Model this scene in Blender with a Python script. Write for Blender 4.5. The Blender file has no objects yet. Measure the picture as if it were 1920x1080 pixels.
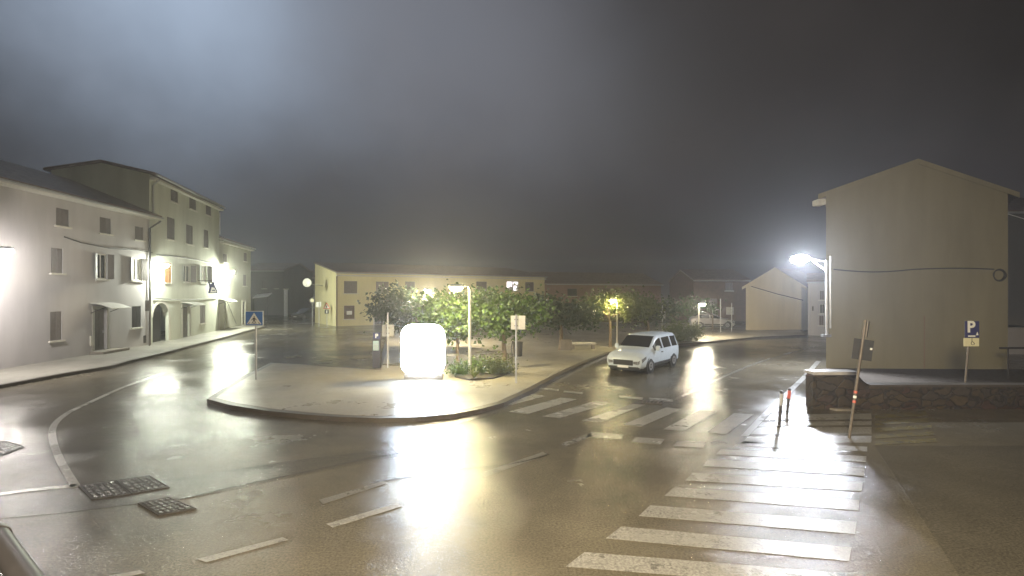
import bpy, bmesh, math, random
from mathutils import Vector, Matrix, noise
R = math.radians
random.seed(7)
S = bpy.context.scene
COL = S.collection

# ------------------------------------------------------------------ camera
H, F, HY, CX = 3.6, 1000.0, 548.0, 960.0        # eye height, focal length and horizon row of the photograph
cam = bpy.data.cameras.new("camera")
cam.sensor_width = 36.0
cam.lens = 36.0 * F / 1920.0
cam.shift_y = (HY - 540.0) / 1920.0
cam.clip_start, cam.clip_end = 0.1, 1000.0
camo = bpy.data.objects.new("camera", cam)
COL.objects.link(camo)
camo.location = (0, 0, H)
camo.rotation_euler = (R(90), 0, 0)
S.camera = camo

# ------------------------------------------------------------------ sky: low night cloud over a lit town
W = bpy.data.worlds.new("World"); S.world = W
W.use_nodes = True
nt = W.node_tree; nt.nodes.clear()
def wn(t, **k):
    n = nt.nodes.new(t)
    for a, b in k.items(): setattr(n, a, b)
    return n
out = wn('ShaderNodeOutputWorld')
sky = wn('ShaderNodeTexSky', sky_type='NISHITA'); sky.sun_disc = False
sky.sun_elevation = R(-4); sky.sun_rotation = R(200)
bgs = wn('ShaderNodeBackground'); bgs.inputs[1].default_value = 0.05
nt.links.new(sky.outputs[0], bgs.inputs[0])
tc = wn('ShaderNodeTexCoord')
def lobe(v, power, rgb, gain):
    v = Vector(v).normalized()
    d = wn('ShaderNodeVectorMath', operation='DOT_PRODUCT'); d.inputs[1].default_value = v
    nrm = wn('ShaderNodeVectorMath', operation='NORMALIZE')
    nt.links.new(warp.outputs[0], nrm.inputs[0]); nt.links.new(nrm.outputs[0], d.inputs[0])
    mx = wn('ShaderNodeMath', operation='MAXIMUM'); mx.inputs[1].default_value = 0
    nt.links.new(d.outputs['Value'], mx.inputs[0])
    p = wn('ShaderNodeMath', operation='POWER'); p.inputs[1].default_value = power
    nt.links.new(mx.outputs[0], p.inputs[0])
    s = wn('ShaderNodeVectorMath', operation='SCALE'); s.inputs[0].default_value = [c * gain for c in rgb]
    nt.links.new(p.outputs[0], s.inputs['Scale'])
    return s.outputs[0]
nz = wn('ShaderNodeTexNoise'); nz.inputs['Scale'].default_value = 2.2; nz.inputs['Detail'].default_value = 5; nz.inputs['Roughness'].default_value = 0.55
nt.links.new(tc.outputs['Generated'], nz.inputs['Vector'])
warp = wn('ShaderNodeVectorMath', operation='MULTIPLY_ADD')
warp.inputs[1].default_value = (0.30, 0.30, 0.30)
nt.links.new(nz.outputs['Color'], warp.inputs[0])
sub = wn('ShaderNodeVectorMath', operation='SUBTRACT'); sub.inputs[1].default_value = (0.15, 0.15, 0.15)
nt.links.new(tc.outputs['Generated'], sub.inputs[0]); nt.links.new(sub.outputs[0], warp.inputs[2])
def skydir(px, py): return ((px - CX) / F, 1.0, -(py - HY) / F)
SKY = [lobe(skydir(320, -50), 32, (0.62, 0.77, 1.0), 0.47),
       lobe(skydir(880, 120), 34, (0.78, 0.84, 1.0), 0.12),
       lobe(skydir(1120, 250), 40, (0.95, 0.95, 1.0), 0.02)]
base = wn('ShaderNodeVectorMath', operation='SCALE'); base.inputs[0].default_value = (0.0175, 0.0155, 0.0155)
mr = wn('ShaderNodeMapRange'); mr.inputs['From Min'].default_value = 0.3; mr.inputs['From Max'].default_value = 0.7
mr.inputs['To Min'].default_value = 0.35; mr.inputs['To Max'].default_value = 1.7
nt.links.new(nz.outputs['Fac'], mr.inputs['Value']); nt.links.new(mr.outputs[0], base.inputs['Scale'])
acc = base.outputs[0]
for s_ in SKY:
    a = wn('ShaderNodeVectorMath', operation='ADD')
    nt.links.new(acc, a.inputs[0]); nt.links.new(s_, a.inputs[1]); acc = a.outputs[0]
bg = wn('ShaderNodeBackground'); nt.links.new(acc, bg.inputs[0]); bg.inputs[1].default_value = 1.0
ad = wn('ShaderNodeAddShader')
nt.links.new(bgs.outputs[0], ad.inputs[0]); nt.links.new(bg.outputs[0], ad.inputs[1]); nt.links.new(ad.outputs[0], out.inputs[0])

S.view_settings.view_transform = 'Standard'
S.view_settings.look = 'None'
S.view_settings.exposure = 0.3
S.view_settings.gamma = 1.0
S.cycles.use_denoising = True
S.cycles.max_bounces = 6
S.cycles.diffuse_bounces = 3
S.cycles.glossy_bounces = 3
S.cycles.volume_bounces = 0
S.cycles.sample_clamp_indirect = 6.0
S.cycles.caustics_reflective = False
S.cycles.caustics_refractive = False

# lamp on the house the picture is taken from (it lights the foreground and the gable)
bl = bpy.data.lights.new("street_light_behind", 'SPOT'); bl.energy = 20000; bl.color = (1.0, 0.84, 0.58)
bl.shadow_soft_size = 1.1; bl.spot_size = R(104); bl.spot_blend = 1.0
blo = bpy.data.objects.new("street_light_behind", bl); COL.objects.link(blo); blo.location = (-1.0, -3.0, 7.0)
blo.rotation_euler = (Vector((4.0, 13.5, 0)) - blo.location).to_track_quat('-Z', 'Y').to_euler()

# ------------------------------------------------------------------ materials
def mat(name, col, rough=0.6, var=0.0, scale=4.0, metal=0.0, bump=0.0, bscale=30.0, spec=None, col2=None, streak=False):
    m = bpy.data.materials.new(name); m.use_nodes = True
    t = m.node_tree; b = t.nodes['Principled BSDF']
    b.inputs['Base Color'].default_value = (*col, 1); b.inputs['Roughness'].default_value = rough
    b.inputs['Metallic'].default_value = metal
    if spec is not None: b.inputs['Specular IOR Level'].default_value = spec
    tcn = t.nodes.new('ShaderNodeTexCoord')
    if var > 0:
        n = t.nodes.new('ShaderNodeTexNoise'); n.inputs['Scale'].default_value = scale; n.inputs['Detail'].default_value = 6
        n.inputs['Roughness'].default_value = 0.62
        if streak:
            mp = t.nodes.new('ShaderNodeMapping'); mp.inputs['Scale'].default_value = (1, 1, 0.22)
            t.links.new(tcn.outputs['Object'], mp.inputs[0]); t.links.new(mp.outputs[0], n.inputs['Vector'])
        else: t.links.new(tcn.outputs['Object'], n.inputs['Vector'])
        r = t.nodes.new('ShaderNodeValToRGB'); r.color_ramp.elements[0].position = 0.3; r.color_ramp.elements[1].position = 0.72
        c2 = col2 or tuple(c * (1 - var) for c in col)
        r.color_ramp.elements[0].color = (*c2, 1)
        r.color_ramp.elements[1].color = (*[min(1, c * (1 + var * 0.35)) for c in col], 1)
        t.links.new(n.outputs['Fac'], r.inputs[0]); t.links.new(r.outputs[0], b.inputs['Base Color'])
    if bump > 0:
        n2 = t.nodes.new('ShaderNodeTexNoise'); n2.inputs['Scale'].default_value = bscale; n2.inputs['Detail'].default_value = 4
        t.links.new(tcn.outputs['Object'], n2.inputs['Vector'])
        bp = t.nodes.new('ShaderNodeBump'); bp.inputs['Strength'].default_value = bump; bp.inputs['Distance'].default_value = 0.02
        t.links.new(n2.outputs['Fac'], bp.inputs['Height']); t.links.new(bp.outputs[0], b.inputs['Normal'])
    return m

def emis(name, col, strength):
    m = bpy.data.materials.new(name); m.use_nodes = True
    t = m.node_tree; t.nodes.clear()
    e = t.nodes.new('ShaderNodeEmission'); e.inputs[0].default_value = (*col, 1); e.inputs[1].default_value = strength
    o = t.nodes.new('ShaderNodeOutputMaterial'); t.links.new(e.outputs[0], o.inputs[0])
    return m

def wet(name, dark, light, r0, r1, bump, bscale=45.0, patch=0.35, spec=0.5, stretch=(1, 1, 1)):
    """wet ground: mottled colour, puddled gloss, aggregate bump"""
    m = bpy.data.materials.new(name); m.use_nodes = True
    t = m.node_tree; b = t.nodes['Principled BSDF']; L = t.links.new
    tcn = t.nodes.new('ShaderNodeTexCoord')
    def noise_(scale, det, rough=0.6, mapped=False):
        n = t.nodes.new('ShaderNodeTexNoise'); n.inputs['Scale'].default_value = scale
        n.inputs['Detail'].default_value = det; n.inputs['Roughness'].default_value = rough
        if mapped:
            mp = t.nodes.new('ShaderNodeMapping'); mp.inputs['Scale'].default_value = stretch
            L(tcn.outputs['Object'], mp.inputs[0]); L(mp.outputs[0], n.inputs['Vector'])
        else: L(tcn.outputs['Object'], n.inputs['Vector'])
        return n
    a = noise_(patch, 7, 0.62, True)
    r = t.nodes.new('ShaderNodeValToRGB')
    r.color_ramp.elements[0].position = 0.32; r.color_ramp.elements[1].position = 0.7
    r.color_ramp.elements[0].color = (*dark, 1); r.color_ramp.elements[1].color = (*light, 1)
    L(a.outputs['Fac'], r.inputs[0])
    fine = noise_(28, 3)
    mixc = t.nodes.new('ShaderNodeMix'); mixc.data_type = 'RGBA'; mixc.blend_type = 'MULTIPLY'; mixc.inputs[0].default_value = 1.0
    fr = t.nodes.new('ShaderNodeMapRange'); fr.inputs['From Min'].default_value = 0.3; fr.inputs['From Max'].default_value = 0.7
    fr.inputs['To Min'].default_value = 0.65; fr.inputs['To Max'].default_value = 1.35
    L(fine.outputs['Fac'], fr.inputs['Value'])
    L(r.outputs[0], mixc.inputs[6]); L(fr.outputs[0], mixc.inputs[7]); L(mixc.outputs[2], b.inputs['Base Color'])
    pud = noise_(0.28, 5, 0.6, True)
    pr = t.nodes.new('ShaderNodeMapRange'); pr.inputs['From Min'].default_value = 0.33; pr.inputs['From Max'].default_value = 0.67
    pr.inputs['To Min'].default_value = r0; pr.inputs['To Max'].default_value = r1
    mid = noise_(1.7, 5, 0.7, True); pm = t.nodes.new('ShaderNodeMath'); pm.operation = 'MULTIPLY_ADD'; pm.inputs[1].default_value = 0.45
    ps_ = t.nodes.new('ShaderNodeMath'); ps_.operation = 'SUBTRACT'; ps_.inputs[1].default_value = 0.225; L(pud.outputs['Fac'], ps_.inputs[0])
    L(mid.outputs['Fac'], pm.inputs[0]); L(ps_.outputs[0], pm.inputs[2]); L(pm.outputs[0], pr.inputs['Value']); L(pr.outputs[0], b.inputs['Roughness'])
    b.inputs['Specular IOR Level'].default_value = spec
    bn = noise_(bscale, 3, 0.7)
    bp = t.nodes.new('ShaderNodeBump'); bp.inputs['Distance'].default_value = 0.02
    br = t.nodes.new('ShaderNodeMapRange'); br.inputs['From Min'].default_value = 0.33; br.inputs['From Max'].default_value = 0.67
    br.inputs['To Min'].default_value = bump * 0.5; br.inputs['To Max'].default_value = bump
    L(pud.outputs['Fac'], br.inputs['Value']); L(br.outputs[0], bp.inputs['Strength'])
    L(bn.outputs['Fac'], bp.inputs['Height']); L(bp.outputs[0], b.inputs['Normal'])
    return m

def paint(name, col, worn, rough=0.3):
    """worn road paint: asphalt shows through where it has rubbed off"""
    m = wet(name, tuple(c * 0.85 for c in col), col, rough * 0.7, rough * 1.2, 0.28, 50)
    t = m.node_tree; b = t.nodes['Principled BSDF']; L = t.links.new
    src = b.inputs['Base Color'].links[0].from_socket
    tcn = t.nodes.new('ShaderNodeTexCoord')
    n = t.nodes.new('ShaderNodeTexNoise'); n.inputs['Scale'].default_value = 3.5; n.inputs['Detail'].default_value = 9; n.inputs['Roughness'].default_value = 0.75
    L(tcn.outputs['Object'], n.inputs['Vector'])
    mr_ = t.nodes.new('ShaderNodeMapRange'); mr_.inputs['From Min'].default_value = worn; mr_.inputs['From Max'].default_value = worn + 0.09
    L(n.outputs['Fac'], mr_.inputs['Value'])
    mx = t.nodes.new('ShaderNodeMix'); mx.data_type = 'RGBA'
    mx.inputs[6].default_value = (0.10, 0.095, 0.085, 1)
    L(mr_.outputs[0], mx.inputs[0]); L(src, mx.inputs[7]); L(mx.outputs[2], b.inputs['Base Color'])
    return m

def stone(name):
    m = bpy.data.materials.new(name); m.use_nodes = True
    t = m.node_tree; b = t.nodes['Principled BSDF']; L = t.links.new
    tcn = t.nodes.new('ShaderNodeTexCoord')
    mp = t.nodes.new('ShaderNodeMapping'); mp.inputs['Scale'].default_value = (2.4, 2.4, 4.2)
    L(tcn.outputs['Object'], mp.inputs[0])
    v = t.nodes.new('ShaderNodeTexVoronoi'); v.inputs['Scale'].default_value = 1.0
    v2 = t.nodes.new('ShaderNodeTexVoronoi'); v2.feature = 'DISTANCE_TO_EDGE'; v2.inputs['Scale'].default_value = 1.0
    nd = t.nodes.new('ShaderNodeTexNoise'); nd.inputs['Scale'].default_value = 2.6; nd.inputs['Detail'].default_value = 6
    L(tcn.outputs['Object'], nd.inputs['Vector'])
    vm = t.nodes.new('ShaderNodeVectorMath'); vm.operation = 'MULTIPLY_ADD'; vm.inputs[1].default_value = (1.3, 1.3, 1.3)
    L(nd.outputs['Color'], vm.inputs[0]); L(mp.outputs[0], vm.inputs[2]); L(vm.outputs[0], v.inputs['Vector']); L(vm.outputs[0], v2.inputs['Vector'])
    sep = t.nodes.new('ShaderNodeSeparateColor'); L(v.outputs['Color'], sep.inputs[0])
    r = t.nodes.new('ShaderNodeValToRGB')
    cr = r.color_ramp; cr.elements[0].color = (0.16, 0.10, 0.07, 1); cr.elements[1].color = (0.24, 0.13, 0.09, 1)
    for p, c in ((0.3, (0.22, 0.18, 0.12, 1)), (0.55, (0.28, 0.22, 0.13, 1)), (0.75, (0.20, 0.18, 0.16, 1))):
        e = cr.elements.new(p); e.color = c
    L(sep.outputs[0], r.inputs[0])
    e_ = t.nodes.new('ShaderNodeMapRange'); e_.inputs['From Max'].default_value = 0.09; L(v2.outputs['Distance'], e_.inputs['Value'])
    n = t.nodes.new('ShaderNodeTexNoise'); n.inputs['Scale'].default_value = 9; n.inputs['Detail'].default_value = 8
    L(tcn.outputs['Object'], n.inputs['Vector'])
    mx = t.nodes.new('ShaderNodeMix'); mx.data_type = 'RGBA'; mx.inputs[6].default_value = (0.045, 0.039, 0.034, 1)
    L(e_.outputs[0], mx.inputs[0]); L(r.outputs[0], mx.inputs[7])
    mu = t.nodes.new('ShaderNodeMix'); mu.data_type = 'RGBA'; mu.blend_type = 'MULTIPLY'; mu.inputs[0].default_value = 0.8
    sc_ = t.nodes.new('ShaderNodeMix'); sc_.data_type = 'RGBA'; sc_.blend_type = 'MULTIPLY'; sc_.inputs[0].default_value = 1.0; sc_.inputs[7].default_value = (0.36, 0.33, 0.31, 1)
    L(mx.outputs[2], sc_.inputs[6]); L(sc_.outputs[2], mu.inputs[6]); L(n.outputs['Fac'], mu.inputs[7]); L(mu.outputs[2], b.inputs['Base Color'])
    b.inputs['Roughness'].default_value = 0.55
    bp = t.nodes.new('ShaderNodeBump'); bp.inputs['Strength'].default_value = 0.45; bp.inputs['Distance'].default_value = 0.04
    L(e_.outputs[0], bp.inputs['Height']); L(bp.outputs[0], b.inputs['Normal'])
    return m

def leafmat(name, c1, c2):
    m = bpy.data.materials.new(name); m.use_nodes = True
    t = m.node_tree; b = t.nodes['Principled BSDF']; L = t.links.new
    tcn = t.nodes.new('ShaderNodeTexCoord')
    n = t.nodes.new('ShaderNodeTexNoise'); n.inputs['Scale'].default_value = 3.0; n.inputs['Detail'].default_value = 6; n.inputs['Roughness'].default_value = 0.8
    L(tcn.outputs['Object'], n.inputs['Vector'])
    r = t.nodes.new('ShaderNodeValToRGB'); r.color_ramp.elements[0].position = 0.35; r.color_ramp.elements[1].position = 0.7
    r.color_ramp.elements[0].color = (*c1, 1); r.color_ramp.elements[1].color = (*c2, 1)
    L(n.outputs['Fac'], r.inputs[0]); L(r.outputs[0], b.inputs['Base Color'])
    b.inputs['Roughness'].default_value = 0.45
    tr = t.nodes.new('ShaderNodeBsdfTranslucent'); L(r.outputs[0], tr.inputs[0])
    ms = t.nodes.new('ShaderNodeMixShader'); ms.inputs[0].default_value = 0.3
    o = t.nodes['Material Output']
    L(b.outputs[0], ms.inputs[1]); L(tr.outputs[0], ms.inputs[2]); L(ms.outputs[0], o.inputs[0])
    return m

M = dict(
    asphalt=wet('wet_asphalt', (0.080, 0.070, 0.051), (0.158, 0.138, 0.100), 0.09, 0.29, 0.44, spec=0.28),
    asphalt_patch=wet('newer_asphalt', (0.072, 0.064, 0.048), (0.11, 0.098, 0.074), 0.09, 0.26, 0.42, spec=0.28),
    pave=wet('wet_concrete_paving', (0.20, 0.19, 0.165), (0.30, 0.285, 0.25), 0.28, 0.5, 0.2, 25),
    plaza=wet('wet_plaza_paving', (0.21, 0.19, 0.15), (0.31, 0.28, 0.22), 0.25, 0.5, 0.2, 25),
    tar=wet('tar_seam', (0.05, 0.045, 0.037), (0.085, 0.076, 0.06), 0.14, 0.3, 0.3),
    kerb=mat('kerb_stone', (0.075, 0.062, 0.048), 0.4, 0.4, 3.0, bump=0.3),
    white_paint=paint('white_road_paint', (0.27, 0.26, 0.235), 0.36),
    bright_paint=paint('newer_white_road_paint', (0.46, 0.45, 0.41), 0.27),
    faint_paint=paint('worn_road_paint', (0.17, 0.16, 0.135), 0.42),
    yellow_paint=paint('yellow_road_paint', (0.17, 0.145, 0.06), 0.42),
    iron=wet('cast_iron', (0.035, 0.03, 0.028), (0.06, 0.052, 0.047), 0.45, 0.7, 0.3),
    wetiron=mat('wet_worn_iron', (0.10, 0.085, 0.075), 0.22, 0.5, 14.0, metal=0.4, bump=0.5, bscale=40),
    plaster_white=mat('pale_plaster', (0.44, 0.42, 0.43), 0.75, 0.16, 0.8, bump=0.15, bscale=12, streak=True),
    plaster_green=mat('greenish_plaster', (0.54, 0.56, 0.48), 0.75, 0.20, 0.7, bump=0.15, bscale=12, streak=True),
    plaster_grey=mat('grey_green_plaster', (0.44, 0.44, 0.36), 0.75, 0.18, 0.7, bump=0.15, bscale=12, streak=True),
    plaster_yellow=mat('yellow_plaster', (0.70, 0.64, 0.38), 0.75, 0.12, 0.7, bump=0.1, bscale=12, streak=True),
    plaster_ochre=mat('ochre_plaster', (0.36, 0.29, 0.17), 0.75, 0.15, 0.7, bump=0.1, bscale=12, streak=True),
    plaster_brown=mat('brown_plaster', (0.26, 0.17, 0.12), 0.75, 0.2, 0.7, streak=True),
    plaster_gable=mat('beige_gable_plaster', (0.262, 0.236, 0.150), 0.8, 0.22, 0.55, bump=0.12, bscale=8, streak=True),
    plaster_far=mat('tan_plaster', (0.64, 0.55, 0.35), 0.8, 0.16, 0.7, streak=True),
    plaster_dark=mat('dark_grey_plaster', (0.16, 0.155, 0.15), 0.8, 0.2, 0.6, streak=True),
    brick=mat('dark_red_brick', (0.13, 0.07, 0.05), 0.8, 0.3, 2.0),
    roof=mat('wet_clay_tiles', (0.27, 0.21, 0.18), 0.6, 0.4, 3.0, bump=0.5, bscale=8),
    trim=mat('pale_stone_trim', (0.60, 0.58, 0.52), 0.6, 0.15, 5.0),
    shutter=mat('grey_brown_shutter', (0.17, 0.15, 0.145), 0.55, 0.2, 6.0),
    shutter_brown=mat('brown_shutter', (0.12, 0.075, 0.05), 0.5, 0.3, 6.0),
    shutter_orange=mat('orange_wood_shutter', (0.55, 0.28, 0.10), 0.5, 0.25, 6.0),
    door=mat('dark_wood_door', (0.12, 0.105, 0.095), 0.5, 0.25, 5.0),
    dark=mat('dark_interior', (0.03, 0.028, 0.026), 0.8, 0.2, 3.0),
    curtain=mat('white_curtain', (0.75, 0.75, 0.78), 0.8, 0.12, 8.0),
    galv=mat('galvanised_steel', (0.46, 0.46, 0.48), 0.4, 0.15, 9.0, metal=0.7),
    greypaint=mat('grey_painted_steel', (0.42, 0.42, 0.42), 0.4, 0.15, 8.0, metal=0.2),
    lightpole=mat('cream_painted_steel', (0.60, 0.58, 0.50), 0.4, 0.12, 8.0),
    darkmetal=mat('dark_painted_steel', (0.055, 0.05, 0.05), 0.4, 0.3, 8.0, metal=0.3),
    rustpole=mat('weathered_post_steel', (0.15, 0.125, 0.10), 0.5, 0.4, 12.0, metal=0.2),
    cable=mat('black_cable_rubber', (0.05, 0.047, 0.042), 0.6, 0.2, 9.0),
    blue=mat('blue_sign_film', (0.05, 0.17, 0.52), 0.4, 0.12, 6.0),
    navy=mat('navy_sign_film', (0.035, 0.035, 0.13), 0.4, 0.15, 6.0),
    signwhite=mat('white_sign_film', (0.80, 0.80, 0.76), 0.4, 0.08, 6.0),
    signcream=mat('cream_sign_film', (0.72, 0.68, 0.45), 0.4, 0.08, 6.0),
    signblack=mat('black_sign_film', (0.02, 0.02, 0.02), 0.4, 0.2, 6.0),
    signred=mat('red_sign_film', (0.60, 0.07, 0.04), 0.4, 0.1, 6.0),
    signback=mat('bare_aluminium_sheet', (0.42, 0.41, 0.38), 0.4, 0.2, 5.0, metal=0.4),
    signbackdark=mat('dull_sign_back', (0.05, 0.05, 0.053), 0.6, 0.2, 5.0, metal=0.0),
    red=mat('red_reflector', (0.62, 0.13, 0.09), 0.4, 0.2, 8.0),
    canopy=mat('translucent_canopy_sheet', (0.70, 0.70, 0.66), 0.3, 0.12, 6.0),
    vanwhite=mat('white_vehicle_paint', (0.52, 0.58, 0.64), 0.25, 0.06, 3.0),
    silver=mat('silver_vehicle_paint', (0.42, 0.40, 0.40), 0.3, 0.08, 3.0, metal=0.3),
    blackcar=mat('dark_vehicle_paint', (0.03, 0.03, 0.035), 0.25, 0.2, 3.0),
    glass=mat('dark_window_glass', (0.02, 0.02, 0.022), 0.08, 0.3, 2.0),
    tubegrey=mat('dull_grey_tube', (0.03, 0.028, 0.03), 0.4, 0.2, 6.0, metal=0.2),
    rubber=mat('tyre_rubber', (0.02, 0.02, 0.02), 0.7, 0.3, 9.0),
    rim=mat('wheel_rim_metal', (0.35, 0.35, 0.36), 0.35, 0.2, 8.0, metal=0.6),
    blackplastic=mat('black_trim_plastic', (0.03, 0.03, 0.03), 0.5, 0.3, 8.0),
    headlight=mat('clear_headlight_lens', (0.30, 0.31, 0.33), 0.08, 0.15, 9.0, metal=0.5),
    plate=mat('number_plate', (0.75, 0.75, 0.75), 0.4, 0.05, 8.0),
    leaf=leafmat('broad_leaves', (0.035, 0.075, 0.018), (0.12, 0.19, 0.04)),  # brighter green copy: lamp light put into the leaf colour
    leaf_dark=leafmat('dark_leaves', (0.022, 0.04, 0.02), (0.05, 0.075, 0.03)),  # darker copy: shade put into the colour of trees away from the lamps
    leaf_yellow=leafmat('yellow_green_leaves', (0.06, 0.08, 0.02), (0.12, 0.14, 0.035)),
    bark=mat('tree_bark', (0.16, 0.12, 0.08), 0.8, 0.4, 8.0, bump=0.6, bscale=14),
    soil=mat('dark_wet_soil', (0.05, 0.042, 0.032), 0.6, 0.4, 6.0, bump=0.8, bscale=12),
    gravel=mat('dark_gravel', (0.11, 0.095, 0.08), 0.95, 0.4, 6.0, bump=0.9, bscale=20, spec=0.1),  # dark and matt to hold down the lamp light on the yard
    stone=stone('rubble_stone'),
    coping=mat('pale_wet_coping', (0.52, 0.50, 0.50), 0.25, 0.25, 4.0, bump=0.2),  # pale base colour stands in for the wet reflection on the pier cap
    concrete=mat('rough_concrete', (0.26, 0.23, 0.19), 0.7, 0.25, 4.0, bump=0.3),
    lens_white=emis('white_lamp_lens', (0.86, 0.92, 1.0), 1.0),
)
def lens(name, col, k): return emis(name, col, k)

# ------------------------------------------------------------------ mesh helpers
class MB:
    def __init__(s): s.v = []; s.f = []
    def add(s, vs, fs):
        b = len(s.v); s.v += [tuple(p) for p in vs]; s.f += [tuple(i + b for i in f) for f in fs]; return s
    def quad(s, a, b, c, d): return s.add([a, b, c, d], [(0, 1, 2, 3)])
    def poly(s, pts): return s.add(pts, [tuple(range(len(pts)))])
    def obox(s, o, x, y, z):
        o, x, y, z = map(Vector, (o, x, y, z))
        v = [o, o + x, o + x + y, o + y, o + z, o + x + z, o + x + y + z, o + y + z]
        return s.add(v, [(0, 3, 2, 1), (4, 5, 6, 7), (0, 1, 5, 4), (1, 2, 6, 5), (2, 3, 7, 6), (3, 0, 4, 7)])
    def box(s, x0, x1, y0, y1, z0, z1): return s.obox((x0, y0, z0), (x1 - x0, 0, 0), (0, y1 - y0, 0), (0, 0, z1 - z0))
    def prism(s, pts, ext):
        n = len(pts); e = Vector(ext); p = [Vector(q) for q in pts]
        v = p + [q + e for q in p]
        f = [tuple(range(n)), tuple(range(2 * n - 1, n - 1, -1))] + [(i, i + n, (i + 1) % n + n, (i + 1) % n) for i in range(n)]
        return s.add(v, f)
    def tube(s, pts, r, n=10, cap=True):
        pts = [Vector(p) for p in pts]
        rs = r if isinstance(r, (list, tuple)) else [r] * len(pts)
        rings = []; ref = None
        for i, p in enumerate(pts):
            d = (pts[min(i + 1, len(pts) - 1)] - pts[max(i - 1, 0)]).normalized()
            if ref is None: ref = Vector((1, 0, 0)) if abs(d.x) < 0.9 else Vector((0, 1, 0))
            u = (ref - d * ref.dot(d)).normalized(); w = d.cross(u); ref = u
            rings.append([p + (u * math.cos(2 * math.pi * k / n) + w * math.sin(2 * math.pi * k / n)) * rs[i] for k in range(n)])
        v = [q for ring in rings for q in ring]; f = []
        for i in range(len(pts) - 1):
            for k in range(n):
                f.append((i * n + k, i * n + (k + 1) % n, (i + 1) * n + (k + 1) % n, (i + 1) * n + k))
        if cap:
            f.append(tuple(range(n - 1, -1, -1))); f.append(tuple((len(pts) - 1) * n + k for k in range(n)))
        return s.add(v, f)
    def lathe(s, prof, c, n=20, axis='z'):
        v = []; f = []
        for (r, z) in prof:
            for k in range(n):
                a = 2 * math.pi * k / n; x, y = r * math.cos(a), r * math.sin(a)
                if axis == 'z': q = (c[0] + x, c[1] + y, c[2] + z)
                elif axis == 'y': q = (c[0] + x, c[1] + z, c[2] + y)
                else: q = (c[0] + z, c[1] + x, c[2] + y)
                v.append(q)
        for i in range(len(prof) - 1):
            for k in range(n): f.append((i * n + k, i * n + (k + 1) % n, (i + 1) * n + (k + 1) % n, (i + 1) * n + k))
        f.append(tuple(range(n))); f.append(tuple((len(prof) - 1) * n + k for k in range(n - 1, -1, -1)))
        return s.add(v, f)
    def build(s, name, m, parent=None, smooth=False, bevel=0.0, shift=None):
        me = bpy.data.meshes.new(name)
        vs = s.v if shift is None else [(a - shift[0], b - shift[1], c - shift[2]) for a, b, c in s.v]
        me.from_pydata(vs, [], s.f); me.update()
        bm = bmesh.new(); bm.from_mesh(me)
        bmesh.ops.recalc_face_normals(bm, faces=bm.faces)
        if bevel: bmesh.ops.bevel(bm, geom=[e for e in bm.edges if e.is_manifold and e.calc_face_angle(0) > 0.5], offset=bevel, segments=2, affect='EDGES', clamp_overlap=True)
        bm.to_mesh(me); bm.free()
        if smooth:
            me.polygons.foreach_set('use_smooth', [True] * len(me.polygons)); me.set_sharp_from_angle(angle=R(38))
        me.materials.append(m)
        o = bpy.data.objects.new(name, me); COL.objects.link(o)
        if parent is not None: o.parent = parent
        return o

def tag(o, label=None, cat=None, group=None, kind=None):
    if label: o['label'] = label
    if cat: o['category'] = cat
    if group: o['group'] = group
    if kind: o['kind'] = kind
    return o
def thing(name, label, cat, loc=(0, 0, 0), rz=0.0, group=None):
    o = bpy.data.objects.new(name, None); COL.objects.link(o); o.empty_display_size = 0.2
    o.location = loc; o.rotation_euler = (0, 0, rz)
    return tag(o, label, cat, group)
def struct(name, mb, m, **k): return tag(mb.build(name, m, **k), kind='structure')
def copy_tree(o, parent=None):
    c = o.copy(); COL.objects.link(c)
    if parent is not None: c.parent = parent
    for ch in list(o.children): copy_tree(ch, c)
    return c
def G(px, py, z=0.0):
    Y = (H - z) * F / (py - HY)
    return Vector(((px - CX) / F * Y, Y, z))
def A(px, py, Y): return Vector(((px - CX) / F * Y, Y, H - (py - HY) / F * Y))
def text_mesh(txt, size, depth=0.004, bold=0.0):
    cu = bpy.data.curves.new('lettering', 'FONT'); cu.body = txt; cu.size = size; cu.extrude = depth; cu.offset = bold
    cu.align_x = 'CENTER'; cu.align_y = 'CENTER'
    ob = bpy.data.objects.new('lettering', cu); COL.objects.link(ob)
    me = bpy.data.meshes.new_from_object(ob.evaluated_get(bpy.context.evaluated_depsgraph_get()))
    bpy.data.objects.remove(ob); bpy.data.curves.remove(cu)
    return me
def lettering(name, txt, size, m, parent, loc, bold=0.0, rx=90):
    bpy.context.view_layer.update()
    me = text_mesh(txt, size, 0.004, bold); me.materials.append(m)
    o = bpy.data.objects.new(name, me); COL.objects.link(o); o.parent = parent
    o.location = loc; o.rotation_euler = (R(rx), 0, 0)
    return o

# ------------------------------------------------------------------ ground, roads, pavements
g = MB(); g.box(-170, 170, -25, 190, -0.3, 0.0)
struct('road', g, M['asphalt'])

def flat(pxs, z, zg=0.0): return [Vector((p.x, p.y, z)) for p in (G(x, y, zg) for x, y in pxs)]
def slab(pts, z1, name, m):
    mb = MB(); mb.prism([Vector((p.x, p.y, -0.02)) for p in pts], (0, 0, z1 + 0.02)); return struct(name, mb, m)
def inset(pts, d):
    c = []; n = len(pts)
    for i in range(n):
        p0, p, p1 = pts[i - 1], pts[i], pts[(i + 1) % n]
        e0 = (p - p0).normalized(); e1 = (p1 - p).normalized()
        n0 = Vector((-e0.y, e0.x, 0)); n1 = Vector((-e1.y, e1.x, 0))
        bis = (n0 + n1); bis = bis.normalized() if bis.length > 1e-4 else n0
        k = min(2.0, 1.0 / max(0.35, bis.dot(n0)))
        c.append(p + bis * d * k)
    return c

KZ = 0.13
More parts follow.
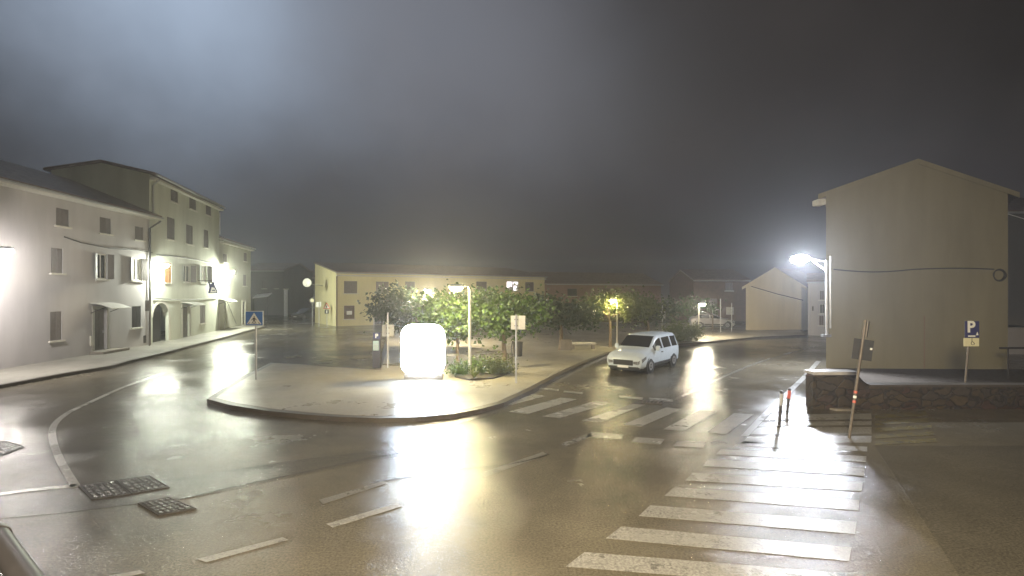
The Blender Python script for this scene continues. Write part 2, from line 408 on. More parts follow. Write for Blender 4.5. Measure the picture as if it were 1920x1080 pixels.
# the rounded traffic island running back into the square; corners counter-clockwise seen from above
isl_px = [(388, 748), (430, 759), (500, 770), (570, 777), (640, 782), (710, 784), (780, 782), (850, 776), (900, 767), (945, 755),
          (1000, 729), (1060, 697), (1105, 676), (1140, 662), (1190, 652), (1300, 643), (1420, 632), (1515, 628),
          (1500, 614), (1300, 606), (1060, 603), (860, 607), (722, 613), (722, 645), (705, 692), (640, 688), (560, 682), (507, 680), (455, 706), (415, 730)]
isl = [G(x, y, KZ) for x, y in isl_px]
for p in isl: p.z = 0
kb = MB(); kb.prism([Vector((p.x, p.y, -0.02)) for p in isl], (0, 0, KZ + 0.02))
struct('plaza_kerb', kb, M['kerb'])
inn = inset(isl, 0.24)
pl = MB(); pl.prism([Vector((p.x, p.y, KZ - 0.05)) for p in inn], (0, 0, 0.056))
struct('plaza_paving', pl, M['plaza'])

# pavement along the houses on the left
lk_px = [(-330, 770), (0, 722), (128, 699), (209, 686), (247, 675), (328, 656), (385, 641), (458, 622), (500, 611)]
lk = [G(x, y, KZ) for x, y in lk_px]
for p in lk: p.z = 0
back = [Vector((-32, 58, 0)), Vector((-27, 35, 0)), Vector((-26, 12, 0))]
sw = lk + back
kb = MB(); kb.prism([Vector((p.x, p.y, -0.02)) for p in sw], (0, 0, KZ + 0.02)); struct('pavement_kerb', kb, M['kerb'])
swi = [p + Vector((-0.18, 0, 0)) for p in lk] + back
pv = MB(); pv.prism([Vector((p.x, p.y, KZ - 0.05)) for p in swi], (0, 0, 0.056)); struct('pavement', pv, M['pave'])

# newer strips of asphalt over trenches
def sheet(name, polys, m, z):
    mb = MB()
    for pxs in polys:
        mb.prism(flat(pxs, z - 0.003), (0, 0, 0.003))
    return struct(name, mb, m)
sheet('asphalt_patch', [[(-40, 936), (150, 925), (560, 862), (760, 838), (790, 846), (580, 888), (380, 930), (120, 962), (-40, 976)],
                        [(280, 690), (420, 668), (470, 672), (330, 702)],
                        [(1640, 836), (1920, 836), (2300, 1080), (1800, 1080)]], M['asphalt_patch'], 0.004)

ZM = 0.008
near = [[(1096, 1036), (1588, 1076), (1584, 1105), (1061, 1063)], [(1165, 988), (1597, 1027), (1592, 1053), (1136, 1010)],
        [(1219, 948), (1606, 979), (1603, 1002), (1198, 968)], [(1265, 914), (1612, 938), (1610, 958), (1246, 930)],
        [(1298, 887), (1618, 905), (1616, 922), (1285, 901)], [(1328, 862), (1622, 878), (1620, 893), (1318, 874)],
        [(1352, 843), (1625, 856), (1624, 867), (1342, 852)], [(1392, 828), (1626, 838), (1626, 847), (1376, 836)]]
sheet('near_zebra_crossing', near, M['white_paint'], ZM)
far = [[(998, 739), (1023, 743), (961, 759), (946, 760)], [(1052, 746), (1081, 749), (989, 777), (954, 772)],
       [(1117, 752), (1146, 756), (1050, 784), (1017, 781)], [(1183, 758), (1210, 759), (1126, 792), (1091, 789)],
       [(1250, 764), (1277, 768), (1202, 800), (1166, 797)], [(1313, 769), (1343, 772), (1281, 809), (1244, 805)],
       [(1376, 775), (1413, 777), (1361, 815), (1326, 811)]]
sheet('far_zebra_crossing', far, M['white_paint'], ZM)
sheet('stop_line_dashes', [[(1011, 727), (1048, 730), (1048, 733), (1011, 730.5)], [(1058, 733), (1092, 736), (1092, 739), (1056, 735.5)],
                           [(1161, 742), (1206, 746), (1204, 750), (1160, 745.5)], [(1217, 746.5), (1262, 749), (1262, 754), (1218, 751)],
                           [(1109, 810), (1168, 815), (1166, 824), (1098, 819)], [(1192, 820), (1247, 824), (1238, 834), (1183, 829)],
                           [(1270, 828), (1324, 830), (1318, 840), (1262, 837)]], M['white_paint'], ZM)
def ribbon(pts, w0, w1):
    """a painted line of even width along ground points"""
    P_ = [G(*p) for p in pts]; polys = []
    for i in range(len(P_) - 1):
        d = (P_[i + 1] - P_[i]); d.z = 0; d.normalize(); n = Vector((-d.y, d.x, 0))
        polys.append((P_[i], P_[i + 1], n))
    mb = MB(); L_ = []; R_ = []
    for i, p in enumerate(P_):
        n = polys[max(0, i - 1)][2] + polys[min(i, len(polys) - 1)][2]; n.normalize()
        w = (w0 + (w1 - w0) * i / (len(P_) - 1)) / 2
        L_.append(Vector((p.x, p.y, ZM - 0.003)) + n * w); R_.append(Vector((p.x, p.y, ZM - 0.003)) - n * w)
    for i in range(len(P_) - 1): mb.prism([L_[i], L_[i + 1], R_[i + 1], R_[i]], (0, 0, 0.003))
    return mb
def smooth_px(pts, k=6):
    o = []
    for i in range(len(pts) - 1):
        p0 = pts[max(i - 1, 0)]; p1 = pts[i]; p2 = pts[i + 1]; p3 = pts[min(i + 2, len(pts) - 1)]
        for j in range(k):
            t = j / k
            o.append(tuple(0.5 * (2 * p1[a] + (p2[a] - p0[a]) * t + (2 * p0[a] - 5 * p1[a] + 4 * p2[a] - p3[a]) * t * t + (3 * p1[a] - p0[a] - 3 * p2[a] + p3[a]) * t ** 3) for a in (0, 1)))
    return o + [pts[-1]]
struct('curved_edge_line', ribbon(smooth_px([(143, 914), (122, 880), (105, 845), (98, 815), (104, 794), (130, 773), (172, 753), (232, 726), (300, 702)]), 0.14, 0.17), M['bright_paint'])
struct('stop_line', ribbon([(-30, 931), (60, 919), (141, 911)], 0.15, 0.18), M['bright_paint'])
struct('centre_line', ribbon(smooth_px([(1262, 751), (1340, 714), (1418, 681), (1480, 662), (1532, 649)]), 0.13, 0.16), M['faint_paint'])
struct('road_edge_line', ribbon(smooth_px([(1396, 818), (1440, 772), (1476, 738), (1508, 707), (1535, 677)]), 0.16, 0.22), M['white_paint'])
sheet('lane_dashes', [[(612, 983), (624, 990), (754, 950), (745, 944)], [(368, 1049), (387, 1055), (541, 1013), (530, 1008)], [(205, 1080), (200, 1090), (272, 1075), (262, 1070)]], M['white_paint'], ZM)
sheet('faint_dashes', [[(1052, 832), (1060, 838), (1112, 818), (1104, 813)], [(900, 888), (908, 895), (1028, 853), (1018, 848)], [(598, 938), (606, 946), (728, 906), (718, 902)]], M['faint_paint'], ZM)
hat = []
for y0, y1 in ((750, 757), (763, 770), (776, 786), (790, 797), (801, 813), (818, 830)):
    xl = 1440 + (772 - y0) * 1.05 if y0 < 772 else 1440 - (y0 - 772) * 1.0
    xr = 1515 if y0 < 770 else 1634
    hat.append([(xl + 8, y0 + 2), (xr, y0), (xr, y1), (xl + 8 - (y1 - y0), y1 + 2)])
sheet('hatched_crossing_zone', hat, M['white_paint'], ZM)
yel = []
for k in range(5):
    y0 = 772 + k * 12.5
    yel.append([(1641, y0 + 6), (1736 + k * 4.6, y0), (1739 + k * 4.6, y0 + 6.5), (1640, y0 + 13)])
sheet('yellow_hatching', yel, M['yellow_paint'], ZM)
sheet('yellow_arrow_marks', [[(584, 671), (604, 668), (640, 674), (612, 676)], [(586, 678), (624, 676), (622, 680), (586, 681)], [(655, 672), (690, 674), (680, 676), (660, 674)], [(532, 669), (560, 666), (566, 668), (540, 672)]], M['yellow_paint'], ZM)

for pts_, w_ in (([(300, 945), (430, 915), (560, 888), (690, 860), (815, 838)], .05), ([(835, 803), (880, 790), (935, 773)], .07),
                ([(700, 905), (830, 884), (960, 870), (1030, 852)], .04)):
    struct('tar_seam', ribbon(smooth_px(pts_), w_, w_ * .8), M['tar'])
# ------------------------------------------------------------------ facades
class Facade:
    def __init__(s, a, b, zg=0.0):
        s.a = Vector((a[0], a[1], 0)); s.b = Vector((b[0], b[1], 0)); s.zg = zg
        s.d = (s.b - s.a).normalized(); s.len = (s.b - s.a).length
        n = Vector((s.d.y, -s.d.x, 0))
        mid = (s.a + s.b) / 2
        s.n = n if n.dot(-mid) > 0 else -n
    def hit(s, px, py):
        kx = (px - CX) / F
        # a + d*u = t*(kx,1)
        den = s.d.x - kx * s.d.y
        u = (kx * s.a.y - s.a.x) / den
        t = s.a.y + s.d.y * u
        return u, H - (py - HY) / F * t
    def w(s, u, z, o=0.0): return Vector((s.a.x + s.d.x * u + s.n.x * o, s.a.y + s.d.y * u + s.n.y * o, z))
    def rect(s, r):
        x0, y0, x1, y1 = r; ym, xm = (y0 + y1) / 2, (x0 + x1) / 2
        u0, u1 = s.hit(x0, ym)[0], s.hit(x1, ym)[0]
        return min(u0, u1), max(u0, u1), s.hit(xm, y1)[1], s.hit(xm, y0)[1]
    def box(s, mb, u0, u1, z0, z1, o0, o1):
        p = s.w(u0, z0, o0)
        return mb.obox(p, s.d * (u1 - u0), s.n * (o1 - o0), (0, 0, z1 - z0))
    def wall(s, mb, u0, u1, z0, z1, holes, depth=0.2):
        us = sorted({u0, u1, *[h[0] for h in holes], *[h[1] for h in holes]}); us = [u for u in us if u0 <= u <= u1]
        zs = sorted({z0, z1, *[h[2] for h in holes], *[h[3] for h in holes]}); zs = [z for z in zs if z0 <= z <= z1]
        for i in range(len(us) - 1):
            for j in range(len(zs) - 1):
                uc, zc = (us[i] + us[i + 1]) / 2, (zs[j] + zs[j + 1]) / 2
                if any(h[0] < uc < h[1] and h[2] < zc < h[3] for h in holes): continue
                mb.quad(s.w(us[i], zs[j]), s.w(us[i + 1], zs[j]), s.w(us[i + 1], zs[j + 1]), s.w(us[i], zs[j + 1]))
        for h in holes:
            a, b, c, d = max(h[0], u0), min(h[1], u1), max(h[2], z0), min(h[3], z1)
            for (p, q) in (((a, c), (b, c)), ((b, c), (b, d)), ((b, d), (a, d)), ((a, d), (a, c))):
                mb.quad(s.w(*p), s.w(*q), s.w(*q, -depth), s.w(*p, -depth))
        return mb

def add_window(root, f, hole, style):
    u0, u1, z0, z1 = hole; t = min(0.07, (u1 - u0) * 0.12)
    fr = MB()
    f.box(fr, u0, u0 + t, z0, z1, -0.16, -0.07); f.box(fr, u1 - t, u1, z0, z1, -0.16, -0.07)
    f.box(fr, u0 + t, u1 - t, z0, z0 + t, -0.16, -0.07); f.box(fr, u0 + t, u1 - t, z1 - t, z1, -0.16, -0.07)
    um = (u0 + u1) / 2
    if style in ('glass', 'curtain', 'half', 'lit'):
        f.box(fr, um - t / 2, um + t / 2, z0 + t, z1 - t, -0.155, -0.075)
    fo = fr.build('window', M['trim'], root)
    sl = MB(); f.box(sl, u0 - 0.12, u1 + 0.12, z0 - 0.09, z0 - 0.004, -0.02, 0.10); sl.build('sill', M['trim'], fo)
    if style in ('shut', 'brown', 'orange', 'dark'):
        m = {'shut': M['shutter'], 'brown': M['shutter_brown'], 'orange': M['shutter_orange'], 'dark': M['darkmetal']}[style]
        for (a, b) in ((u0 + 0.01, um - 0.008), (um + 0.008, u1 - 0.01)):
            sh = MB(); f.box(sh, a, b, z0 + 0.01, z1 - 0.01, -0.065, -0.03)
            n = max(5, int((z1 - z0) / 0.11)); st = (z1 - z0 - 0.14) / n
            for k in range(n):
                z = z0 + 0.07 + k * st
                f.box(sh, a + 0.05, b - 0.05, z, z + st * 0.55, -0.03, -0.012)
            sh.build('shutter', m, fo)
    else:
        pn = MB(); f.box(pn, u0 + t, u1 - t, z0 + t, z1 - t, -0.15, -0.13)
        pn.build('pane', M['glass'] if style in ('glass', 'half') else M['curtain'], fo)
        if style in ('half', 'curtain'):
            # shutter leaves folded back part of the way
            w = (u1 - u0) * 0.42
            for sgn, u in ((1, u0), (-1, u1)):
                sh = MB(); p = f.w(u, z0, 0.03); d = f.d * (-sgn * 0.93 * w) + f.n * (0.34 * w)
                sh.obox(p, d, (f.d * 0.035 * 1.0), (0, 0, z1 - z0)); sh.build('shutter', M['shutter'], fo)
    return fo
def add_door(root, f, hole, m=None, frame=True):
    u0, u1, z0, z1 = hole
    d = MB(); f.box(d, u0 + 0.06, u1 - 0.06, z0 + 0.01, z1 - 0.06, -0.17, -0.12)
    n = 4
    for k in range(n):
        za = z0 + 0.15 + k * (z1 - z0 - 0.3) / n
        for (a, b) in ((0.12, 0.46), (0.54, 0.88)):
            f.box(d, u0 + (u1 - u0) * a, u0 + (u1 - u0) * b, za, za + (z1 - z0 - 0.3) / n - 0.08, -0.12, -0.10)
    do = d.build('door', m or M['door'], root)
    hb = MB(); f.box(hb, u1 - 0.2, u1 - 0.15, z0 + 0.95, z0 + 1.1, -0.10, -0.05); hb.build('handle', M['galv'], do)
    if frame:
        b = MB()
        f.box(b, u0 - 0.16, u0 - 0.001, z0, z1 + 0.16, -0.01, 0.05); f.box(b, u1 + 0.001, u1 + 0.16, z0, z1 + 0.16, -0.01, 0.05)
        f.box(b, u0 - 0.001, u1 + 0.001, z1 + 0.001, z1 + 0.16, -0.01, 0.05)
        b.build('door_frame', M['trim'], root)
    return do
def add_canopy(root, f, u0, u1, z, out_, drop):
    mb = MB(); n = 6; prev = None
    for k in range(n + 1):
        t = k / n; o = out_ * t; zz = z - drop * t * t
        cur = (f.w(u0, zz, o), f.w(u1, zz, o))
        if prev: mb.prism([prev[0], prev[1], cur[1], cur[0]], (0, 0, 0.035))
        prev = cur
    c = mb.build('canopy', M['canopy'], root)
    for u in (u0 + 0.06, u1 - 0.06):
        br = MB(); br.tube([f.w(u, z - drop * 1.8, 0.0), f.w(u, z - drop * 0.6 - 0.03, out_ * 0.7)], 0.02, 6)
        br.build('canopy_bracket', M['darkmetal'], root)
    return c

def long_house(name, label, f, depth, zb, ze, rise, wm, holes, styles, u0=None, u1=None, over=0.45, soffit=None, mono=False, cat='house'):
    """a house whose eaves face the viewer; the roof ridge runs along the facade"""
    root = thing(name, label, cat, f.w(f.len / 2, 0))
    shift = root.location
    u0 = 0 if u0 is None else u0; u1 = f.len if u1 is None else u1
    mb = MB(); f.wall(mb, u0, u1, zb, ze, holes)
    rd = depth if mono else depth / 2
    for u in (u0, u1):
        pts = [f.w(u, zb), f.w(u, ze), f.w(u, ze + rise, -rd)] + ([] if mono else [f.w(u, ze, -depth)]) + [f.w(u, zb, -depth)]
        mb.poly(pts)
    mb.quad(f.w(u0, zb, -depth), f.w(u1, zb, -depth), f.w(u1, ze + (rise if mono else 0), -depth), f.w(u0, ze + (rise if mono else 0), -depth))
    wl = mb.build('wall', wm, root, shift=shift)
    rf = MB(); sl = rise / rd
    for sgn in ((0,) if mono else (0, 1)):
        if sgn == 0: p, q = (over, ze - sl * over + 0.06), (-rd - (0.2 if mono else 0), ze + rise + 0.06)
        else: p, q = (-depth - over, ze - sl * over + 0.06), (-rd, ze + rise + 0.06)
        rf.prism([f.w(u0 - 0.1, p[1], p[0]), f.w(u1 + 0.1, p[1], p[0]), f.w(u1 + 0.1, q[1], q[0]), f.w(u0 - 0.1, q[1], q[0])], (0, 0, 0.14))
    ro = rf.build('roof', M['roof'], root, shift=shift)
    gu = MB(); gu.tube([f.w(u0 - 0.1, ze - sl * over + 0.05, over + 0.07), f.w(u1 + 0.1, ze - sl * over + 0.05, over + 0.07)], 0.07, 8); gu.build('gutter', M['greypaint'], root, shift=shift)
    if soffit:
        so = MB(); f.box(so, u0, u1, ze - 0.34, ze - 0.20, 0.003, over - 0.02); so.build('soffit', soffit, root, shift=shift)
    # openings are built in world coordinates: keep them there by parenting with an inverse shift
    hold = []
    for h, s_ in zip(holes, styles):
        if s_ is None: continue
        if s_ == 'door': hold.append(add_door(None, f, h))
        elif s_ == 'darkopen':
            b = MB(); f.box(b, h[0], h[1], h[2], h[3], -0.6, -0.5); hold.append(b.build('opening_back', M['dark'], None))
        else: hold.append(add_window(None, f, h, s_))
    return root, hold
def adopt(root, objs):
    bpy.context.view_layer.update()
    for o in objs:
        o.parent = root; o.matrix_parent_inverse = Matrix.Translation(root.location).inverted()
def part(root, mb, name, m, **k):
    o = mb.build(name, m, **k); adopt(root, [o]); return o

# ---- left row
fL1 = Facade((-22.62, 18.6), (-23.93, 35.2))
BZ = KZ + 0.004
L1px = [((105, 391, 129, 424), 'shut'), ((187, 408, 208, 438), 'shut'), ((253, 425, 269, 450), 'shut'),
        ((96, 465, 118, 512), 'shut'), ((181, 476, 201, 523), 'half'), ((248, 484, 266, 526), 'curtain'),
        ((94, 584, 116, 638), 'shut'), ((176, 579, 200, 653), 'door'), ((247, 574, 264, 614), 'dark')]
hs = [fL1.rect(r) for r, _ in L1px]
hs[7] = (hs[7][0], hs[7][1], BZ + 0.16, hs[7][3])
h1, o1 = long_house('plastered_house', 'pale plastered three storey house at the left edge with a curved canopy over its door', fL1, 9.0, BZ, 8.75, 1.9, M['plaster_white'], hs, [s for _, s in L1px], over=0.75, soffit=M['trim'])
adopt(h1, o1)
u = hs[7]
cp = MB()
def canopy_at(root, f, hole, out_=1.0, w=0.35, up=0.3, drop=0.28):
    before = set(bpy.data.objects)
    add_canopy(None, f, hole[0] - w, hole[1] + w, hole[3] + up, out_, drop)
    adopt(root, [o for o in bpy.data.objects if o not in before])
def frame_at(root, f, hole):
    b = MB(); u0, u1, z0, z1 = hole
    f.box(b, u0 - 0.16, u0 - 0.001, z0, z1 + 0.16, -0.01, 0.05); f.box(b, u1 + 0.001, u1 + 0.16, z0, z1 + 0.16, -0.01, 0.05)
    f.box(b, u0 - 0.001, u1 + 0.001, z1 + 0.001, z1 + 0.16, -0.01, 0.05)
    part(root, b, 'door_frame', M['trim'])
canopy_at(h1, fL1, hs[7], 1.15, 0.3, 0.32, 0.3)
st = MB(); fL1.box(st, u[0] - 0.35, u[1] + 0.9, BZ, BZ + 0.15, 0.004, 0.75); part(h1, st, 'doorstep', M['concrete'], bevel=0.02)
# meter box by the door, vent, downpipe
mbx = MB(); r = fL1.rect((168, 630, 173, 648)); fL1.box(mbx, r[0], r[1], r[2], r[3], 0.002, 0.06); part(h1, mbx, 'meter_box', M['trim'])
mbx = MB(); r = fL1.rect((269, 629, 273, 643)); fL1.box(mbx, r[0], r[1], r[2], r[3], 0.002, 0.04); part(h1, mbx, 'vent', M['darkmetal'])
dp = MB(); ue = fL1.len - 0.15
dp.tube([fL1.w(ue + 0.1, 8.3, 0.75), fL1.w(ue, 7.8, 0.12), fL1.w(ue, 4.0, 0.12), fL1.w(ue, BZ, 0.12)], 0.06, 8); part(h1, dp, 'downpipe', M['darkmetal'])

fL2 = Facade((-23.93, 35.2), (-26.85, 48.9))
L2px = [((320, 353, 334, 379), 'shut'), ((355, 370, 368, 393), 'shut'), ((386, 384, 396, 404), 'shut'),
        ((313, 408, 328, 449), 'shut'), ((349, 422, 362, 458), 'shut'), ((382, 431, 391, 464), 'shut'),
        ((309, 492, 322, 530), 'orange'), ((344, 497, 357, 529), 'half'), ((376, 498, 388, 530), 'curtain'),
        ((286, 568, 316, 641), 'darkopen'), ((342, 574, 355, 629), 'door'), ((375, 571, 385, 606), 'shut'), ((411, 567, 420, 613), 'door')]
hs2 = [fL2.rect(r) for r, _ in L2px]
hs2 = [(max(0.25, a), b, (BZ if s in ('door', 'darkopen') else c), d) for (a, b, c, d), (_, s) in zip(hs2, L2px)]
h2, o2 = long_house('tall_house', 'tall four storey house with an arched gateway at its left corner and a hanging sign', fL2, 5.6, BZ, 11.4, 0.6, M['plaster_green'], hs2, [s for _, s in L2px], over=0.4, soffit=M['trim'])
adopt(h2, o2)
# arch spandrels
a0, a1, z0, z1 = hs2[9]
ar = MB(); rad = (a1 - a0) / 2; um = (a0 + a1) / 2; n = 10
pts = [(um + rad * math.cos(math.pi - k * math.pi / n), z1 - rad * 0.75 + rad * 0.75 * math.sin(k * math.pi / n)) for k in range(n + 1)]
for half in (pts[:n // 2 + 1], pts[n // 2:]):
    corner = (a0, z1) if half[0][0] < um - 0.1 else (a1, z1)
    ar.prism([fL2.w(p[0], p[1], -0.003) for p in half] + [fL2.w(corner[0], corner[1], -0.003)], -fL2.n * 0.35)
part(h2, ar, 'arch', M['plaster_green'])
at = MB()
for k in range(n): 
    p, q = pts[k], pts[k + 1]
    def outp(p_): return (um + (p_[0] - um) * 1.16, z1 - rad * 0.75 + (p_[1] - z1 + rad * 0.75) * 1.2)
    at.prism([fL2.w(*p, 0.0), fL2.w(*q, 0.0), fL2.w(*outp(q), 0.0), fL2.w(*outp(p), 0.0)], fL2.n * 0.03)
fL2.box(at, a1 + 0.001, a1 + 0.26, BZ, z1 - rad * 0.75, 0.002, 0.03)
part(h2, at, 'arch_trim', M['trim'])
for k in (10, 12):
    frame_at(h2, fL2, hs2[k]); canopy_at(h2, fL2, hs2[k], 1.1, 0.3, 0.3, 0.25)
frame_at(h1, fL1, hs[7])
dp = MB(); dp.tube([fL2.w(0.5, 11.2, 0.42), fL2.w(0.3, 10.7, 0.10), fL2.w(0.3, 8.9, 0.10)], 0.06, 8); part(h2, dp, 'downpipe', M['greypaint'])
dp = MB(); dp.tube([fL2.w(fL2.len - 0.15, 10.9, 0.10), fL2.w(fL2.len - 0.15, 8.9, 0.10)], 0.06, 8); part(h2, dp, 'downpipe', M['greypaint'])

fL3 = Facade((-26.85, 48.9), (-29.0, 59.2))
L3px = [((418, 476, 426, 492), 'shut'), ((457, 474, 463, 490), 'shut'), ((420, 506, 426, 532), 'half'), ((456, 515, 462, 536), 'shut'), ((454, 565, 460, 609), 'door')]
hs3 = [fL3.rect(r) for r, _ in L3px]
hs3 = [(a, b, (BZ if s == 'door' else c), d) for (a, b, c, d), (_, s) in zip(hs3, L3px)]
h3, o3 = long_house('end_house', 'three storey grey green house at the far end of the left row', fL3, 9.0, BZ, 8.5, 1.6, M['plaster_grey'], hs3, [s for _, s in L3px], over=0.4, soffit=M['trim'])
adopt(h3, o3)

# ---- dark houses down the street
def far_block(name, label, x0, x1, y, yt, yb_z, depth, m, rise=1.4, wins=()):
    a = A(x0, 548, y); b = A(x1, 548, y)
    f = Facade((a.x, y), (b.x, y))
    zt = H - (yt - HY) / F * y
    hh = [f.rect(w) for w in wins]
    rt, ob = long_house(name, label, f, depth, yb_z, zt, rise, m, hh, ['shut'] * len(hh), over=0.3)
    adopt(rt, ob); return rt, f
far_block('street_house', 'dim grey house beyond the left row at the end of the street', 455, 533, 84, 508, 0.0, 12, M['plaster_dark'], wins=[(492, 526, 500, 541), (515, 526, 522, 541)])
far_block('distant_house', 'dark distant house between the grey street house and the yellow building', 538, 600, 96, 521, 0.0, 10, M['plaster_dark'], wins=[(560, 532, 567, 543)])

# ---- yellow building on the square
yA, yB, yC = (-18.6, 56.3), (4.4, 72.0), (22.2, 79.5)
fY = Facade(yA, yB)
Ypx = [((645, 527, 670, 550), 'shut'), ((705, 528, 729, 550), 'shut'), ((645, 573, 665, 598), 'brown'), ((702, 579, 724, 612), 'door'), ((760, 528, 778, 548), 'shut'),
       ((893, 528, 913, 546), 'shut'), ((950, 527, 973, 546), 'lit'), ((985, 529, 1001, 546), 'shut'), ((790, 575, 812, 596), 'shut'), ((870, 575, 890, 596), 'shut')]
hsY = [fY.rect(r) for r, _ in Ypx]
hsY[3] = (hsY[3][0], hsY[3][1], 0.0, hsY[3][3])
hy, oy = long_house('yellow_building', 'long two storey yellow building with a lit gable end behind the square', fY, 8.5, 0.0, 5.65, 1.35, M['plaster_yellow'], hsY, [s for _, s in Ypx], over=0.4, mono=True, soffit=M['trim'], cat='building')
adopt(hy, oy)
# lit window: warm room behind pale curtains
hw = hsY[6]; lw = MB()
um = (hw[0] + hw[1]) / 2
for (a, b, c, d) in ((hw[0] + .1, um - .08, hw[2] + .5, hw[3] - .1), (um + .08, hw[1] - .1, hw[2] + .9, hw[3] - .1), (um + .2, hw[1] - .3, hw[2] + .1, hw[2] + .7)):
    fY.box(lw, a, b, c, d, -0.125, -0.12)
part(hy, lw, 'lit_pane', emis('lit_room', (1.0, 0.9, 0.95), 2.2))
pl_ = MB(); r = fY.rect((650, 583, 660, 590)); fY.box(pl_, r[0], r[1], r[2], r[3], -0.008, 0.004); part(hy, pl_, 'notice', M['signwhite'])
dp = MB(); dp.tube([fY.w(0.08, 5.3, 0.08), fY.w(0.08, 0.0, 0.08)], 0.07, 8); part(hy, dp, 'downpipe', M['shutter_brown'])
fW = Facade(yB, yC)
Wpx = [((1064, 541, 1082, 555), 'dark'), ((1124, 540, 1150, 556), 'brown'), ((1178, 542, 1196, 556), 'brown'), ((1040, 580, 1060, 606), 'brown'), ((1160, 585, 1185, 600), 'brown')]
hsW = [fW.rect(r) for r, _ in Wpx]
hwg, ow = long_house('brown_wing', 'low dim brown building adjoining the right end of the yellow building', fW, 9, 0.0, 4.75, 1.6, M['plaster_brown'], hsW, [s for _, s in Wpx], u0=0.05, over=0.35, cat='building')
adopt(hwg, ow)

# ---- right hand background
far_block('brick_house', 'dark reddish house behind the parked silver car', 1300, 1404, 66, 526, 0.0, 10, M['brick'], wins=[(1330, 560, 1345, 580), (1360, 530, 1374, 545)])

def gable_house(name, label, a, b, dvec, length, zb, ze, zr, wm, holes, styles, over_side=0.45, front_over=0.12):
    f = Facade(a, b); root = thing(name, label, 'house', f.w(f.len / 2, 0))
    sh = root.location
    dv = Vector((dvec[0], dvec[1], 0)).normalized() * length
    mb = MB(); f.wall(mb, 0, f.len, zb, ze, holes)
    L_ = f.len; ap = f.w(L_ / 2, zr)
    mb.poly([f.w(0, ze), f.w(L_, ze), ap])
    a_, b_ = f.w(0, zb), f.w(L_, zb)
    mb.quad(a_, a_ + dv, f.w(0, ze) + dv, f.w(0, ze)); mb.quad(b_, b_ + dv, f.w(L_, ze) + dv, f.w(L_, ze))
    mb.poly([a_ + dv, b_ + dv, f.w(L_, ze) + dv, ap + dv, f.w(0, ze) + dv])
    mb.build('wall', wm, root, shift=sh)
    rf = MB(); sl = (zr - ze) / (L_ / 2); fo = f.n * front_over
    for sgn in (0, 1):
        e = f.w(-over_side if sgn == 0 else L_ + over_side, ze - sl * over_side + 0.02)
        p = ap + Vector((0, 0, 0.02))
        rf.prism([e + fo, p + fo, p + dv, e + dv], (0, 0, 0.12))
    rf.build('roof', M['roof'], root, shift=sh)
    vg = MB()
    for sgn in (0, 1):
        e = f.w(-over_side if sgn == 0 else L_ + over_side, ze - sl * over_side - 0.10) + f.n * (front_over + 0.003)
        p = ap + Vector((0, 0, -0.10)) + f.n * (front_over + 0.003)
        vg.prism([e, p, p + Vector((0, 0, 0.24)), e + Vector((0, 0, 0.24))], f.n * 0.03)
    vg.build('verge_board', wm, root, shift=sh)
    ob = []
    for h, s_ in zip(holes, styles): ob.append(add_window(None, f, h, s_))
    adopt(root, ob)
    return root, f
hT, fT = gable_house('tan_gable_house', 'tan house with a blank gable wall at the far bend of the road', (21.4, 48.8), (26.9, 49.6), (0.9, 1), 9, 0.0, 4.2, 5.75, M['plaster_far'], [], [])
cb = MB(); p0 = fT.hit(1408, 537); p1 = fT.hit(1505, 563)
cb.tube([fT.w(p0[0], p0[1], 0.05), fT.w((p0[0] + p1[0]) / 2, (p0[1] + p1[1]) / 2 - 0.06, 0.05), fT.w(p1[0], p1[1], 0.05)], 0.035, 6)
tag(cb.build('wall_cable', M['cable']), 'dark cable sloping across the blank tan gable wall', 'cable')
fN = Facade((24.75, 44.6), (27.9, 42.85))
Npx = [((1537, 545, 1545, 562), 'shut'), ((1537, 570, 1546, 588), 'glass'), ((1536, 592, 1544, 610), 'brown')]
hsN = [fN.rect(r) for r, _ in Npx]
hn, on = long_house('white_house', 'narrow whitish house with a wall sign beside the tan gable house', fN, 3.4, 0.0, 4.45, 0.6, M['plaster_white'], hsN, [s for _, s in Npx], over=0.25)
adopt(hn, on)
ws = MB(); r = fN.hit(1524, 578); fN.box(ws, r[0] - .05, r[0] + .05, r[1] - .18, r[1] + .18, 0.5, 0.9)
ws.tube([fN.w(r[0] + .0, r[1], 0.0), fN.w(r[0], r[1], 0.55)], 0.025, 6)
tag(ws.build('projecting_sign', M['signbackdark']), 'small dark projecting sign on the whitish house wall', 'sign')

# ---- big gable house on the right
gA, gB = (14.9, 25.3), (23.15, 24.9)
hG, fG = gable_house('beige_gable_house', 'big beige house with a windowless gable end above the stone wall', gA, gB, (0.72, 1), 13, 0.0, 8.25, 9.72, M['plaster_gable'], [], [], 0.42, 0.10)
sm = MB(); p = fG.hit(1733, 600); fG.box(sm, p[0] - 0.02, p[0] + 0.02, 0.0, p[1] + 0.2, 0.001, 0.012); part(hG, sm, 'wall_seam', M['plaster_brown'])
lb = MB(); fG.box(lb, -0.40, -0.03, 7.75, 8.02, -0.5, 0.08); part(hG, lb, 'eave_return', M['trim'], bevel=0.03)
cb = MB(); cpts = []
for k in range(13):
    t = k / 12; p = fG.hit(1562 + (1862 - 1562) * t, 505 + 5 * math.sin(t * math.pi * 2.0) * (1 if t < .5 else .4)); cpts.append(fG.w(p[0], p[1], 0.05))
cb.tube(cpts, 0.03, 6); tag(cb.build('gable_cable', M['cable']), 'thin black cable running across the beige gable to a coil', 'cable')
co = MB(); p = fG.hit(1871, 516)
